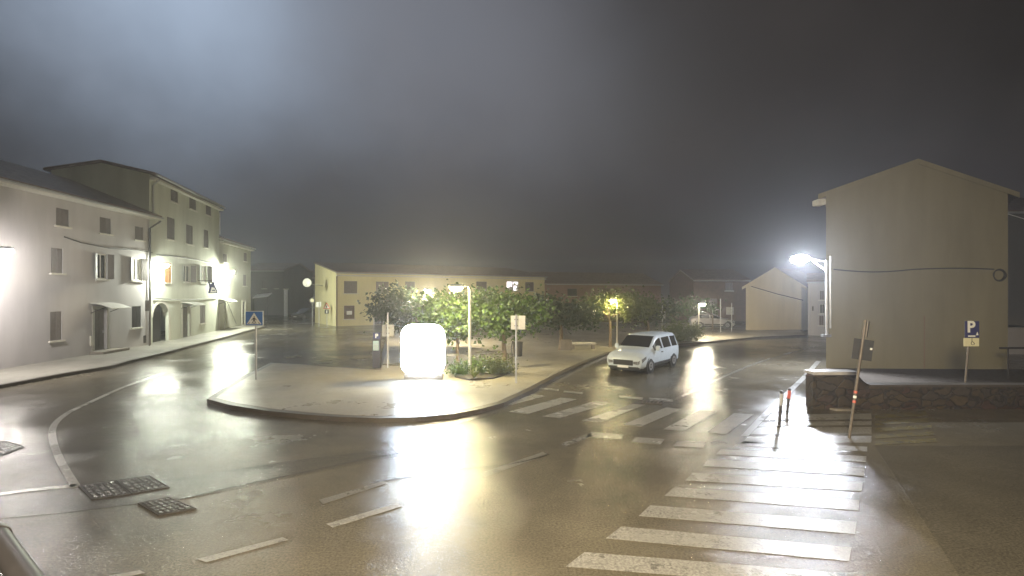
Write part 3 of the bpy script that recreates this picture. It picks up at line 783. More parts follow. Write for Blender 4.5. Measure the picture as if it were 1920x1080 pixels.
for j in range(3):
    rr = 0.24 + j * 0.02
    co.tube([fG.w(p[0] + rr * math.cos(a) * (1 + .06 * math.sin(3 * a + j)), p[1] + rr * math.sin(a), 0.05 + 0.03 * j) for a in [2 * math.pi * k / 20 for k in range(21)]], 0.022, 6)
tag(co.build('cable_coil', M['cable']), 'round coil of spare cable hanging on the beige gable', 'cable coil')

# background right of the gable
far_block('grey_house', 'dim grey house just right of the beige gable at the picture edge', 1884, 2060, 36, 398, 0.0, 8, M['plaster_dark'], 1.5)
bw = MB(); a = A(1870, 548, 31); b = A(2050, 548, 31)
bw.box(a.x + 0.5, b.x, 31, 31.25, 0, 1.55)
bwo = thing('garden_wall', 'pale garden wall with a dark coping right of the beige gable', 'wall', ((a.x + b.x) / 2, 31, 0))
part(bwo, bw, 'wall_body', M['plaster_white'])
bc = MB(); bc.prism([(a.x + 0.4, 30.9, 1.75), (b.x, 30.9, 1.15), (b.x, 30.9, 1.75), (a.x + 0.4, 30.9, 2.2)], (0, 0.5, 0)); part(bwo, bc, 'coping', M['plaster_dark'])
cbl = MB(); cbl.tube([A(1886, 400, 26), A(1906, 406, 26.2), A(1990, 432, 28)], 0.022, 6); tag(cbl.build('service_cable', M['signwhite']), 'pale service cable leaving the right corner of the beige gable', 'cable')

# railing behind the low wall
rl = thing('railing', 'dark metal railing at the right edge behind the low wall', 'railing', (20.6, 22.2, 0))
rb = MB(); rb.box(20.3, 26.5, 22.17, 22.23, 1.24, 1.32); part(rl, rb, 'top_rail', M['darkmetal'])
for x in (20.65, 22.6, 24.6):
    pb = MB(); pb.tube([(x, 22.2, 0), (x, 22.2, 1.24)], 0.028, 8); part(rl, pb, 'post', M['darkmetal'])

# ---- low stone wall
sw_ = thing('stone_wall', 'low rubble stone wall with a taller pale capped end before the beige house', 'wall', (10.1, 16.4, 0))
s0, s1, sm_ = G(1526, 768), G(1612, 768), G(1628, 768)
mb = MB()
mb.prism([(s0.x, 16.36, -0.01), (s1.x + 0.35, 16.36, -0.01), (s1.x + 0.35, 16.36, 0.76), (s1.x + 0.2, 16.36, 0.80), (s1.x + 0.0, 16.36, 1.02), (s1.x - 0.1, 16.36, 1.06), (s0.x, 16.36, 1.06)], (0, 0.5, 0))
part(sw_, mb, 'end_pier', M['stone'], bevel=0.04)
mb = MB(); mb.box(s0.x - 0.03, s1.x - 0.02, 16.32, 16.90, 1.062, 1.16); part(sw_, mb, 'cap', M['coping'], bevel=0.025)
mb = MB(); mb.box(s1.x + 0.352, 22, 16.42, 16.8, -0.01, 0.68); part(sw_, mb, 'wall_body', M['stone'])
mb = MB(); mb.box(s1.x + 0.353, 22, 16.39, 16.83, 0.682, 0.75); part(sw_, mb, 'coping', M['kerb'])
fd = MB(); fd.prism([(s0.x + 0.55, 16.12, -0.01), (s0.x + 1.05, 16.10, -0.01), (s0.x + 1.1, 16.355, -0.01), (s0.x + 0.45, 16.355, -0.01)], (0, 0, 0.07)); part(sw_, fd, 'footing', M['concrete'], bevel=0.02)

# ------------------------------------------------------------------ cables on the left row
cb = MB(); pts = []
for px, py in ((118, 444), (150, 455), (205, 466), (240, 468), (270, 471), (284, 474)):
    p = fL1.hit(px, py); pts.append(fL1.w(p[0], p[1], 0.07))
cb.tube(pts, 0.03, 6); tag(cb.build('facade_cable', M['cable']), 'sagging cable across the pale plastered house front', 'cable')
cb = MB(); pts = []
for px, py in ((292, 478), (330, 481), (372, 488), (410, 497)):
    p = fL2.hit(px, py); pts.append(fL2.w(p[0], p[1], 0.07))
cb.tube(pts, 0.035, 6); tag(cb.build('facade_cable', M['cable']), 'cable strung above the first floor windows of the tall house', 'cable')
cb = MB(); pts = []
for px, py in ((287, 559), (330, 562), (365, 562), (406, 557)):
    p = fL2.hit(px, py); pts.append(fL2.w(p[0], p[1], 0.07))
cb.tube(pts, 0.03, 6); tag(cb.build('facade_cable', M['cable']), 'cable running low above the arch and doors of the tall house', 'cable')
cb = MB(); p0 = fL2.hit(424, 566); p1 = fL2.hit(441, 608)
cb.tube([fL3.w(*fL3.hit(424, 566), 0.1), fL3.w(*fL3.hit(441, 607), 0.1)], 0.03, 6); tag(cb.build('sloping_pipe', M['darkmetal']), 'thin dark pipe sloping down the wall right of the second canopy', 'pipe')

# hanging inn sign: dark crest shape on a bracket
p = fL2.hit(372, 540)
hsn = thing('hanging_sign', 'dark and white shaped sign hung from the tall house front', 'sign', fL2.w(p[0], p[1], 0.9))
c = fL2.w(p[0], p[1] + 0.05, 1.0); w_, h_ = 0.62, 1.0
def pl_at(dx, dz, oy=0.0): return Vector((c.x + dx, c.y - oy, c.z + dz))
mb = MB(); mb.prism([pl_at(-.32, .5), pl_at(-.08, .28), pl_at(.18, .5), pl_at(.26, .1), pl_at(.5, -.3), pl_at(.48, -.5), pl_at(-.3, -.5), pl_at(-.2, 0)], (0, 0.05, 0)); part(hsn, mb, 'panel', M['navy'])
mb = MB(); mb.prism([pl_at(0, .02, .004), pl_at(.2, -.02, .004), pl_at(.4, -.3, .004), pl_at(.4, -.42, .004), pl_at(-.12, -.42, .004), pl_at(-.05, -.2, .004)], (0, -0.01, 0)); part(hsn, mb, 'emblem', M['signwhite'])
mb = MB(); mb.prism([pl_at(.08, -.2, .02), pl_at(.3, -.2, .02), pl_at(.3, -.28, .02), pl_at(.0, -.28, .02)], (0, -0.01, 0)); part(hsn, mb, 'emblem_mark', M['navy'])
mb = MB(); mb.tube([fL2.w(p[0], p[1] + 0.6, 0.0), Vector((c.x, c.y + .02, c.z + .55)), Vector((c.x, c.y + .02, c.z + .25))], 0.025, 6); part(hsn, mb, 'bracket', M['darkmetal'])

# ------------------------------------------------------------------ lamps
def lens_mb(c, rx, ry, rz):
    mb = MB(); n = 14; rings = [(math.cos(t), -math.sin(t)) for t in [0, 0.35, 0.7, 1.05, 1.35]]
    v = []; f = []
    for (cr, sz) in rings:
        for k in range(n):
            a = 2 * math.pi * k / n; v.append((c[0] + rx * cr * math.cos(a), c[1] + ry * cr * math.sin(a), c[2] + rz * sz))
    for i in range(len(rings) - 1):
        for k in range(n): f.append((i * n + k, i * n + (k + 1) % n, (i + 1) * n + (k + 1) % n, (i + 1) * n + k))
    f.append(tuple((len(rings) - 1) * n + k for k in range(n - 1, -1, -1)))
    mb.add(v, f); return mb
def head(root, c, m, rx=0.3, ry=0.17, rz=0.16, tilt=0.0):
    def tl(mb):
        rm = Matrix.Rotation(tilt, 3, 'X'); cc = Vector(c)
        mb.v = [tuple(cc + rm @ (Vector(p) - cc)) for p in mb.v]; return mb
    hd = MB(); hd.lathe([(0.02, 0.13), (0.55, 0.12), (0.9, 0.07), (1.0, 0.0)], (0, 0, 0), 18)
    hd.v = [(c[0] + x * (rx + 0.03), c[1] + y * (ry + 0.03), c[2] + z) for x, y, z in hd.v]
    part(root, tl(hd), 'housing', M['greypaint'], smooth=True)
    part(root, tl(lens_mb((c[0], c[1], c[2] - 0.002), rx, ry, rz)), 'lens', m, smooth=True)

# wall lamps on the left row
def wall_lamp(f, u, z, reach, m, label, k=1.0):
    root = thing('wall_lamp', label, 'lamp', f.w(u, z), group='lamps on the left row of houses')
    c = f.w(u, z, reach)
    ar = MB(); ar.tube([f.w(u, z - 0.35, 0.02), f.w(u, z + 0.05, reach * 0.5), f.w(u, z + 0.1, reach - 0.1)], 0.03, 8); part(root, ar, 'arm', M['darkmetal'])
    head(root, c, m, 0.26, 0.2, 0.2)
    return root
warmw = lambda k: lens('greenish_white_lens', (0.97, 1.0, 0.74), k)
wall_lamp(fL2, 0.45, 5.45, 0.75, lens('greenish_white_lens', (0.95, 1.0, 0.84), 1000), 'bright wall lamp between the pale house and the arched gateway')
wall_lamp(fL3, 0.4, 5.55, 0.9, lens('greenish_white_lens', (0.95, 1.0, 0.80), 2600), 'bright wall lamp right of the hanging sign')
wall_lamp(fL1, 3.6, 5.4, 1.7, lens('cream_white_lens', (1.0, 0.94, 0.87), 1050), 'wall lamp whose glow enters at the left edge')

# lamp on the corner of the gable house
cl = thing('corner_street_lamp', 'white street lamp on a bracket at the beige house corner', 'street lamp', (gA[0] - 0.06, gA[1], 0))
tx = gA[0] - 0.05
mb = MB(); mb.tube([(tx, 25.15, 1.62), (tx, 25.15, 5.1)], 0.065, 10); part(cl, mb, 'pole', M['galv'], smooth=True)
mb = MB(); mb.tube([(tx + 0.2, 25.2, 1.9), (tx + 0.2, 25.2, 5.3)], 0.04, 8); part(cl, mb, 'conduit', M['galv'], smooth=True)
lc = A(1500, 486, 26.2)
mb = MB(); mb.tube([(tx, 25.15, 5.03), (lc.x + 0.15, lc.y, lc.z + 0.1)], 0.035, 8); mb.tube([(tx, 25.15, 4.6), (lc.x + 0.6, lc.y + 0.3, lc.z + 0.06)], 0.02, 8); part(cl, mb, 'arm', M['galv'])
mb = MB(); mb.box(tx - 0.25, tx + 0.12, 25.0, 25.24, 1.5, 1.62); part(cl, mb, 'foot_bracket', M['galv'])
head(cl, lc, lens('cool_white_lens', (0.84, 0.90, 1.0), 1450), 0.46, 0.24, 0.05, R(-52))

# lamp post on the island
b_ = G(881, 704, KZ)
cp_ = thing('lamp_post', 'slim lamp post with one warm lamp beside the planted bed', 'street lamp', b_)
mb = MB(); mb.tube([b_, (b_.x, b_.y, 1.2), (b_.x, b_.y, 3.72)], [0.07, 0.06, 0.05], 12); part(cp_, mb, 'pole', M['lightpole'], smooth=True)
lc = Vector((A(855, 540, b_.y).x, b_.y, 3.82))
mb = MB(); mb.tube([(b_.x, b_.y, 3.68), (b_.x - 0.1, b_.y, 3.86), (lc.x + 0.1, lc.y, 3.9)], 0.03, 8); part(cp_, mb, 'arm', M['lightpole'])
head(cp_, lc, lens('warm_white_lens', (1.0, 0.86, 0.48), 1200), 0.27, 0.2, 0.19)

# small lamps farther off
def small_post(px, py_base, py_lamp, side, m, label, r=0.16, zb=KZ):
    b = G(px, py_base, zb); z = H - (py_lamp - HY) / F * b.y
    root = thing('park_lamp', label, 'street lamp', b)
    mb = MB(); mb.tube([b, (b.x, b.y, z + 0.05)], [0.05, 0.035], 8); part(root, mb, 'pole', M['lightpole'])
    mb = MB(); mb.tube([(b.x, b.y, z + 0.02), (b.x + side, b.y, z + 0.12)], 0.025, 8); part(root, mb, 'arm', M['lightpole'])
    head(root, (b.x + side, b.y, z + 0.02), m, r, r * 0.8, r * 0.8)
small_post(1157, 653, 563, -0.25, lens('yellow_white_lens', (1.0, 0.84, 0.42), 1500), 'lamp half hidden in the tree crown behind the white van')
small_post(1310, 632, 570, 0.3, lens('neutral_white_lens', (1.0, 0.90, 0.66), 1600), 'small bright lamp above the parked silver car', 0.2)
small_post(808, 650, 545, -0.25, lens('warm_white_lens', (1.0, 0.86, 0.56), 9500), 'lamp showing above the tree just left of the lamp post', 0.17)

# ------------------------------------------------------------------ bright display on the island
d0, d1 = G(752, 712, KZ), G(834, 712, KZ)
dy = d0.y; dz = 2.2
ds = thing('led_display', 'dazzling white LED display box standing on the island', 'display', ((d0.x + d1.x) / 2, dy, KZ))

def rrect(x0, x1, z0, z1, r, y, n=8):
    o = []
    for cx_, cz_, a0_ in ((x1 - r, z1 - r, 0), (x0 + r, z1 - r, 90), (x0 + r, z0 + r, 180), (x1 - r, z0 + r, 270)):
        o += [(cx_ + r * math.cos(R(a0_ + 90 * k / n)), y, cz_ + r * math.sin(R(a0_ + 90 * k / n))) for k in range(n + 1)]
    return o
xm, zm, hx, hz_ = (d0.x + d1.x) / 2, KZ + 0.2 + (dz - 0.2) / 2, (d1.x - d0.x) / 2, (dz - 0.2) / 2
mb = MB(); mb.prism(rrect(-hx, hx, -hz_, hz_, 0.45, 0.0), (0, -0.04, 0))
so_ = mb.build('screen', lens('white_screen', (0.74, 0.85, 1.0), 38)); so_.location = (xm, dy, zm); adopt(ds, [so_])
mb = MB(); mb.box(d0.x + 0.1, d1.x - 0.1, dy + 0.03, dy + 0.32, KZ + 0.006, KZ + 0.20); part(ds, mb, 'plinth', M['concrete'])

mb = MB(); mb.prism(rrect(d0.x + .02, d1.x - .02, KZ + .21, KZ + dz - .02, 0.43, dy + .003), (0, .3, 0)); part(ds, mb, 'cabinet', M['greypaint'])
# ------------------------------------------------------------------ signs and street furniture
def post(root, b, top, r, m, name='post', lean=(0, 0)):
    mb = MB(); mb.tube([b, (b[0] + lean[0], b[1] + lean[1], top)], r, 10); return part(root, mb, name, m, smooth=True)
# pedestrian crossing sign
b = G(480, 712, KZ); Y = b.y
def zz(py, Y_): return H - (py - HY) / F * Y_
ps = thing('pedestrian_crossing_sign', 'blue square pedestrian crossing sign on a slim pole at the island tip', 'road sign', b)
z0, z1 = zz(611, Y), zz(583, Y); xw = 0.36; xc = A(478, 548, Y).x
post(ps, b, z1 - 0.05, 0.035, M['galv'], 'pole')
mb = MB(); mb.box(xc - xw, xc + xw, Y - 0.06, Y - 0.045, z0, z1); part(ps, mb, 'plate', M['signwhite'])
mb = MB(); mb.box(xc - xw + .025, xc + xw - .025, Y - 0.066, Y - 0.06 - .0005, z0 + .025, z1 - .025); part(ps, mb, 'blue_panel', M['blue'])
zc, hh = z0, z1 - z0
mb = MB(); mb.prism([(xc - .29, Y - .0665, z0 + .07), (xc + .29, Y - .0665, z0 + .07), (xc, Y - .0665, z1 - .07)], (0, -.006, 0)); part(ps, mb, 'white_triangle', M['signwhite'])
mb = MB(); q = Y - .073
def pq(pts): mb.prism([(xc + x, q, z0 + z) for x, z in pts], (0, -.005, 0))
pq([(-.02, .36), (.0, .385), (.025, .375), (.025, .345), (.0, .33)])
pq([(-.03, .325), (.03, .325), (.03, .21), (-.03, .21)])
pq([(-.03, .209), (.0, .209), (-.07, .09), (-.1, .09)]); pq([(.001, .209), (.03, .209), (.1, .09), (.07, .09)])
pq([(-.031, .32), (-.031, .285), (-.09, .22), (-.105, .24)]); pq([(.031, .32), (.105, .24), (.09, .22), (.031, .285)])
pq([(-.24, .085), (-.2, .085), (-.16, .14), (-.185, .14)]); pq([(.2, .085), (.24, .085), (.185, .14), (.16, .14)]); pq([(-.03, .085), (.03, .085), (.02, .13), (-.02, .13)])
part(ps, mb, 'walking_figure', M['signblack'])

# leaning post with two signs seen from behind / edge on
b = G(1592, 822); Y = b.y
lp = thing('leaning_sign_post', 'leaning weathered post with the dark back of a square sign', 'road sign', b)
top = A(1623, 600, Y)
post(lp, b, top.z, 0.035, M['rustpole'], 'pole', (top.x - b.x, 0))
def onpost(t): return Vector((b.x + (top.x - b.x) * t, Y, top.z * t))
zc = (zz(635, Y) + zz(677, Y)) / 2; pc = A(1620, 656, Y); ang = math.atan2(top.x - b.x, top.z)
uX = Vector((math.cos(ang), 0, -math.sin(ang))); uZ = Vector((math.sin(ang), 0, math.cos(ang)))
mb = MB(); s_ = 0.255; mb.obox(pc - uX * s_ * 0.97 - uZ * s_ + Vector((0, 0.04, 0)), uX * s_ * 1.94, (0, 0.012, 0), uZ * s_ * 2); part(lp, mb, 'square_plate', M['signbackdark'])
mb = MB(); mb.obox(pc + uX * 0.17 + uZ * 0.02 + Vector((0, 0.028, 0)), uX * 0.05, (0, 0.012, 0), uZ * 0.05); part(lp, mb, 'sticker', M['signwhite'])
pc = A(1623, 616, Y); mb = MB(); mb.obox(pc + Vector((-0.02, -0.1, 0)) - uZ * 0.22, (0.14, 0.16, 0), (-0.012, 0.01, 0), uZ * 0.40); part(lp, mb, 'turned_plate', M['rustpole'])
for i, py in enumerate((735, 744, 753)):
    t = (zz(py, Y)) / top.z; p = onpost(t); mb = MB(); mb.tube([p - uZ * 0.03, p + uZ * 0.03], 0.039, 10); part(lp, mb, 'reflective_band', M['red'] if i != 1 else M['signwhite'])

# parking sign with disabled plate
b = G(1806, 760); Y = b.y
pk = thing('parking_sign', 'navy parking sign with a cream disabled symbol plate on a thin post', 'road sign', b)
topz = zz(602, Y); xc = A(1820, 548, Y).x
post(pk, b, topz - 0.02, 0.028, M['rustpole'], 'pole', (xc - b.x, 0))
z0, z1 = zz(633, Y), topz
mb = MB(); mb.box(xc - .225, xc + .225, Y - .055, Y - .04, z0, z1); part(pk, mb, 'blue_plate', M['navy'])
lettering('letter', 'P', 0.50, M['signwhite'], None, (xc - .04, Y - .06, z0 + .33), 0.014); adopt(pk, [bpy.data.objects[-1] if False else [o for o in bpy.data.objects if o.name.startswith('letter')][-1]])
mb = MB(); mb.box(xc - .13, xc + .10, Y - .06, Y - .0555, z0 + .03, z0 + .075); part(pk, mb, 'small_print', M['signwhite'])
mb = MB(); mb.prism([(xc + .12, Y - .056, z0 + .08), (xc + .2, Y - .056, z0 + .08), (xc + .16, Y - .056, z0 + .19)], (0, -.005, 0)); part(pk, mb, 'small_symbol', M['signwhite'])
z2 = zz(649, Y)
mb = MB(); mb.box(xc - .26, xc + .22, Y - .055, Y - .04, z2, z0 - .012); part(pk, mb, 'cream_plate', M['signcream'])
mb = MB(); cz = (z2 + z0) / 2
mb.tube([(xc + .02 + .055 * math.cos(a), Y - .058, cz - .035 + .055 * math.sin(a)) for a in [R(100) + k * R(28) for k in range(10)]], 0.008, 5)
mb.tube([(xc - .01, Y - .058, cz + .075), (xc - .01, Y - .058, cz), (xc + .04, Y - .058, cz), (xc + .065, Y - .058, cz - .05)], 0.010, 5)
mb.lathe([(.016, -.006), (.016, .004)], (xc - .01, Y - .058, cz + .10), 8, 'y')
part(pk, mb, 'wheelchair_symbol', M['signblack'])

# bollards
def bollard(px, py, ptop, label):
    b = G(px, py); z = zz(ptop, b.y)
    r = thing('bollard', label, 'bollard', b, group='slim bollards beside the hatched zone')
    post(r, b, z, 0.04, M['darkmetal'], 'shaft', (0.07, 0))
    t = 0.62; mb = MB(); mb.tube([(b.x + .07 * t, b.y, z * t), (b.x + .07, b.y, z - .02)], 0.05, 10); part(r, mb, 'red_sleeve' if px > 1470 else 'grey_sleeve', M['red'] if px > 1470 else M['greypaint'])
    mb = MB(); mb.lathe([(0.05, 0), (0.052, 0.03), (0.03, 0.06)], (b.x + .07, b.y, z), 10); part(r, mb, 'cap', M['darkmetal'])
bollard(1461, 797, 737, 'slim dark bollard with a grey sleeve, nearer of two by the hatched zone')
bollard(1476, 773, 731, 'slim bollard with a red reflective sleeve by the hatched zone')

# ticket machine
b = G(705, 691, KZ); Y = b.y
tm = thing('ticket_machine', 'dark parking ticket machine with a lit panel and a P on top', 'ticket machine', b)
mb = MB(); mb.box(b.x - .17, b.x + .17, Y - .0, Y + .3, KZ + .006, zz(636, Y)); part(tm, mb, 'body', M['darkmetal'], bevel=0.03)
mb = MB(); mb.box(b.x - .13, b.x + .12, Y - .02, Y - .002, zz(657, Y), zz(639, Y)); part(tm, mb, 'lit_panel', emis('lit_panel', (0.85, 1.0, 0.75), 0.55))
mb = MB()
for k in range(3): mb.box(b.x - .1, b.x + .09, Y - .026, Y - .021, zz(655 - k * 4, Y), zz(653 - k * 4, Y))
part(tm, mb, 'buttons', M['greypaint'])
mb = MB(); mb.box(b.x - .16, b.x + .16, Y + .1, Y + .16, zz(636, Y) + .004, zz(624, Y)); part(tm, mb, 'top_sign', M['navy'])
o = lettering('letter_sign', 'P', 0.26, M['signwhite'], None, (b.x, Y + .094, zz(630.5, Y)), 0.012); adopt(tm, [o])

def back_sign(name, label, px, py, ptop, plates, m=M['greypaint'], zb=KZ, r=0.035):
    b = G(px, py, zb); Y = b.y
    root = thing(name, label, 'road sign', b); post(root, b, zz(ptop, Y), r, m, 'pole')
    for (x0, y0, x1, y1, mm, off) in plates:
        mb = MB(); mb.box(A(x0, 548, Y).x, A(x1, 548, Y).x, Y + .05 + off, Y + .065 + off, zz(y1, Y), zz(y0, Y)); part(root, mb, 'plate', mm)
        mb = MB(); zc = (zz(y1, Y) + zz(y0, Y)) / 2; mb.box(b.x - .07, b.x + .07, Y + .03, Y + .049 + off, zc + .1, zc + .14); mb.box(b.x - .07, b.x + .07, Y + .03, Y + .049 + off, zc - .14, zc - .1); part(root, mb, 'clamp', M['darkmetal'])
    return root
back_sign('sign_back', 'grey pole with a square sign seen from behind, left of the display', 727, 690, 586, [(716, 609, 738, 631, M['signback'], 0)])
back_sign('sign_back', 'pole with two rectangular signs seen from behind near the litter bin', 968, 718, 590, [(958, 592, 971, 618, M['signback'], 0), (972, 592, 985, 618, M['signback'], 0.03)])
back_sign('distant_sign_post', 'tall pale post with a small sign left of the round bush', 1242, 637, 566, [(1236, 584, 1248, 597, M['signwhite'], 0)], zb=KZ)
back_sign('distant_sign_post', 'pale post with a sign in front of the parked silver car', 1372, 622, 568, [(1362, 576, 1376, 590, M['signback'], 0)], zb=KZ)
back_sign('distant_post', 'thin bare grey post left of the sign by the silver car', 1351, 623, 560, [], zb=KZ)
# warning signs by the yellow gable
b = G(613, 611); Y = b.y
wsn = thing('warning_sign', 'red bordered triangular warning sign over a dark plate by the yellow gable', 'road sign', b)
post(wsn, b, zz(568, Y), 0.04, M['greypaint'], 'pole')
def tri(cx, cz, r, y, m, nm):
    mb = MB(); mb.prism([(cx + r * math.cos(a), y, cz + r * math.sin(a)) for a in (R(90), R(210), R(330))], (0, -.015, 0)); part(wsn, mb, nm, m)
cx_, cz_ = A(613, 548, Y).x, zz(575, Y)
tri(cx_, cz_, .45, Y - .05, M['signred'], 'red_triangle'); tri(cx_, cz_, .31, Y - .067, M['signwhite'], 'white_triangle')
mb = MB(); mb.box(cx_ - .05, cx_ + .05, Y - .09, Y - .083, cz_ - .1, cz_ + .12); part(wsn, mb, 'symbol', M['signblack'])
mb = MB(); mb.box(cx_ - .22, cx_ + .22, Y - .06, Y - .045, zz(588, Y), zz(580.5, Y)); part(wsn, mb, 'dark_plate', M['signblack'])
mb = MB(); mb.box(cx_ - .06, cx_ + .06, Y - .068, Y - .061, zz(587, Y), zz(582, Y)); part(wsn, mb, 'plate_mark', M['signwhite'])
b = G(592, 609); Y = b.y
rs = thing('round_sign', 'round dark rimmed sign on a post by the left edge of the yellow gable', 'road sign', (b.x, Y - 1.0, 0))
cz_ = zz(563, Y)
mb = MB(); mb.tube([(b.x, Y - 1.0, 0), (b.x, Y - 1.0, cz_ + .1)], 0.04, 8); part(rs, mb, 'pole', M['greypaint'])
mb = MB(); mb.lathe([(.33, -1.07), (.33, -1.05)], (b.x, Y, cz_), 20, 'y'); part(rs, mb, 'rim', M['signbackdark'])
mb = MB(); mb.lathe([(.2, -1.085), (.2, -1.072)], (b.x, Y, cz_), 20, 'y'); part(rs, mb, 'disc', M['signcream'])
b = G(602, 611); Y = b.y - 0.6
ns = thing('notice_board', 'small pale notice board on a post between the round and triangular signs', 'sign', (b.x, Y, 0))
mb = MB(); mb.tube([(b.x, Y, 0), (b.x, Y, zz(567, Y))], 0.04, 8); part(ns, mb, 'pole', M['greypaint'])
mb = MB(); mb.box(b.x - .28, b.x + .22, Y - .07, Y - .05, zz(576, Y), zz(566, Y)); part(ns, mb, 'panel', M['signwhite'])
mb = MB(); mb.box(b.x - .02, b.x + .18, Y - .08, Y - .071, zz(575.5, Y), zz(566.5, Y)); part(ns, mb, 'dark_half', M['signback'])
# thin sign post in front of the pale house
p = fL1.hit(265, 652)
b = fL1.w(p[0], BZ, 0.5)
es = thing('edge_on_sign', 'thin sign post seen edge on before the shuttered window of the pale house', 'road sign', b)
zt = zz(563, b.y); mb = MB(); mb.tube([b, (b.x, b.y, zt)], 0.045, 8); part(es, mb, 'pole', M['rustpole'])
mb = MB(); mb.obox((b.x - .07, b.y - .3, zz(583, b.y)), (.13, 0.25, 0), (-.02, .02, 0), (0, 0, zt - zz(583, b.y))); part(es, mb, 'plate', M['darkmetal'])
# satellite dish and post at the yellow gable corner
dp_ = A(576, 530, 57)
dish = thing('satellite_dish', 'round white satellite dish beside the yellow gable corner', 'satellite dish', (dp_.x, 57, dp_.z - 1.0))
mb = MB(); mb.lathe([(.03, 0.12), (.28, 0.08), (.46, -0.02), (.47, -.03), (.44, -.05), (.25, .05), (.03, .09)], (dp_.x, 57, dp_.z), 24, 'y'); part(dish, mb, 'reflector', M['signwhite'], smooth=True)
mb = MB(); mb.tube([(dp_.x, 57.1, dp_.z), (dp_.x, 57.3, dp_.z - .1), (dp_.x + .75, 59.5, dp_.z - .3)], 0.035, 8); part(dish, mb, 'mount_arm', M['greypaint'])
mb = MB(); mb.tube([(dp_.x, 56.95, dp_.z - .42), (dp_.x, 56.6, dp_.z - .1)], 0.02, 6); part(dish, mb, 'feed_arm', M['greypaint'])
# lit canopy strip and white post down the street
p = A(488, 558, 70)
sc = thing('shop_awning', 'pale sloping awning strip beyond the end house of the left row', 'awning', (p.x, 70, 0))
mb = MB(); mb.prism([(p.x - 1.0, 70, p.z - .12), (p.x + 1.0, 70, p.z + .12), (p.x + 1.0, 71.2, p.z + .5), (p.x - 1.0, 71.2, p.z + .26)], (0, 0, .14)); part(sc, mb, 'cover', M['curtain'])
for dx in (-.9, .9):
    mb = MB(); mb.tube([(p.x + dx, 70.1, 0), (p.x + dx, 70.1, p.z + dx * .1)], .04, 6); part(sc, mb, 'support', M['darkmetal'])
p = A(536, 558, 80)
wp = thing('white_gatepost', 'tall white pillar standing alone down the dim street', 'pillar', (p.x, 80, 0))
mb = MB(); mb.box(p.x - .22, p.x + .22, 79.8, 80.2, 0, zz(543, 80)); part(wp, mb, 'shaft', M['curtain'], bevel=.02)
mb = MB(); mb.box(p.x - .3, p.x + .3, 79.7, 80.3, zz(543, 80) + .003, zz(543, 80) + .14); part(wp, mb, 'cap', M['trim'])

# litter bin on a post
b = G(966, 690, KZ); Y = b.y
lb_ = thing('litter_bin', 'dark round litter bin hung on a stand beside the double sign pole', 'litter bin', b)
z0, z1 = zz(668, Y), zz(641, Y)
mb = MB(); mb.lathe([(.17, z0 - KZ), (.2, z0 - KZ + .02), (.23, z1 - KZ - .05), (.25, z1 - KZ), (.21, z1 - KZ), (.19, z0 - KZ + .1)], (b.x + .12, Y, KZ), 18); part(lb_, mb, 'basket', M['darkmetal'], smooth=True)
mb = MB(); mb.tube([(b.x - .14, Y, KZ + .004), (b.x - .14, Y, z0), (b.x - .18, Y, (z0 + z1) / 2), (b.x - .12, Y, z1 + .04)], .025, 8); part(lb_, mb, 'stand', M['darkmetal'])

# low bench slab and block
b = G(1096, 655, KZ)
bn = thing('stone_bench', 'low pale stone bench under the trees left of the white van', 'bench', b)
mb = MB(); mb.box(b.x - 1.0, b.x + .7, b.y, b.y + .45, .42, .52); part(bn, mb, 'seat', M['trim'], bevel=.02)
for dx in (-.8, .45):
    mb = MB(); mb.box(b.x + dx, b.x + dx + .2, b.y + .05, b.y + .4, KZ + .006, .42); part(bn, mb, 'leg', M['concrete'])
b = G(1062, 657, KZ)
bk = MB(); bk.prism([(b.x - .36, b.y, KZ + .006), (b.x + .36, b.y, KZ + .006), (b.x + .33, b.y, .72), (b.x + .25, b.y, .78), (b.x - .3, b.y, .78), (b.x - .34, b.y, .7)], (0, .5, 0))
tag(bk.build('concrete_block', M['concrete'], bevel=.03), 'squat brown concrete block at the foot of the dark middle tree', 'block')

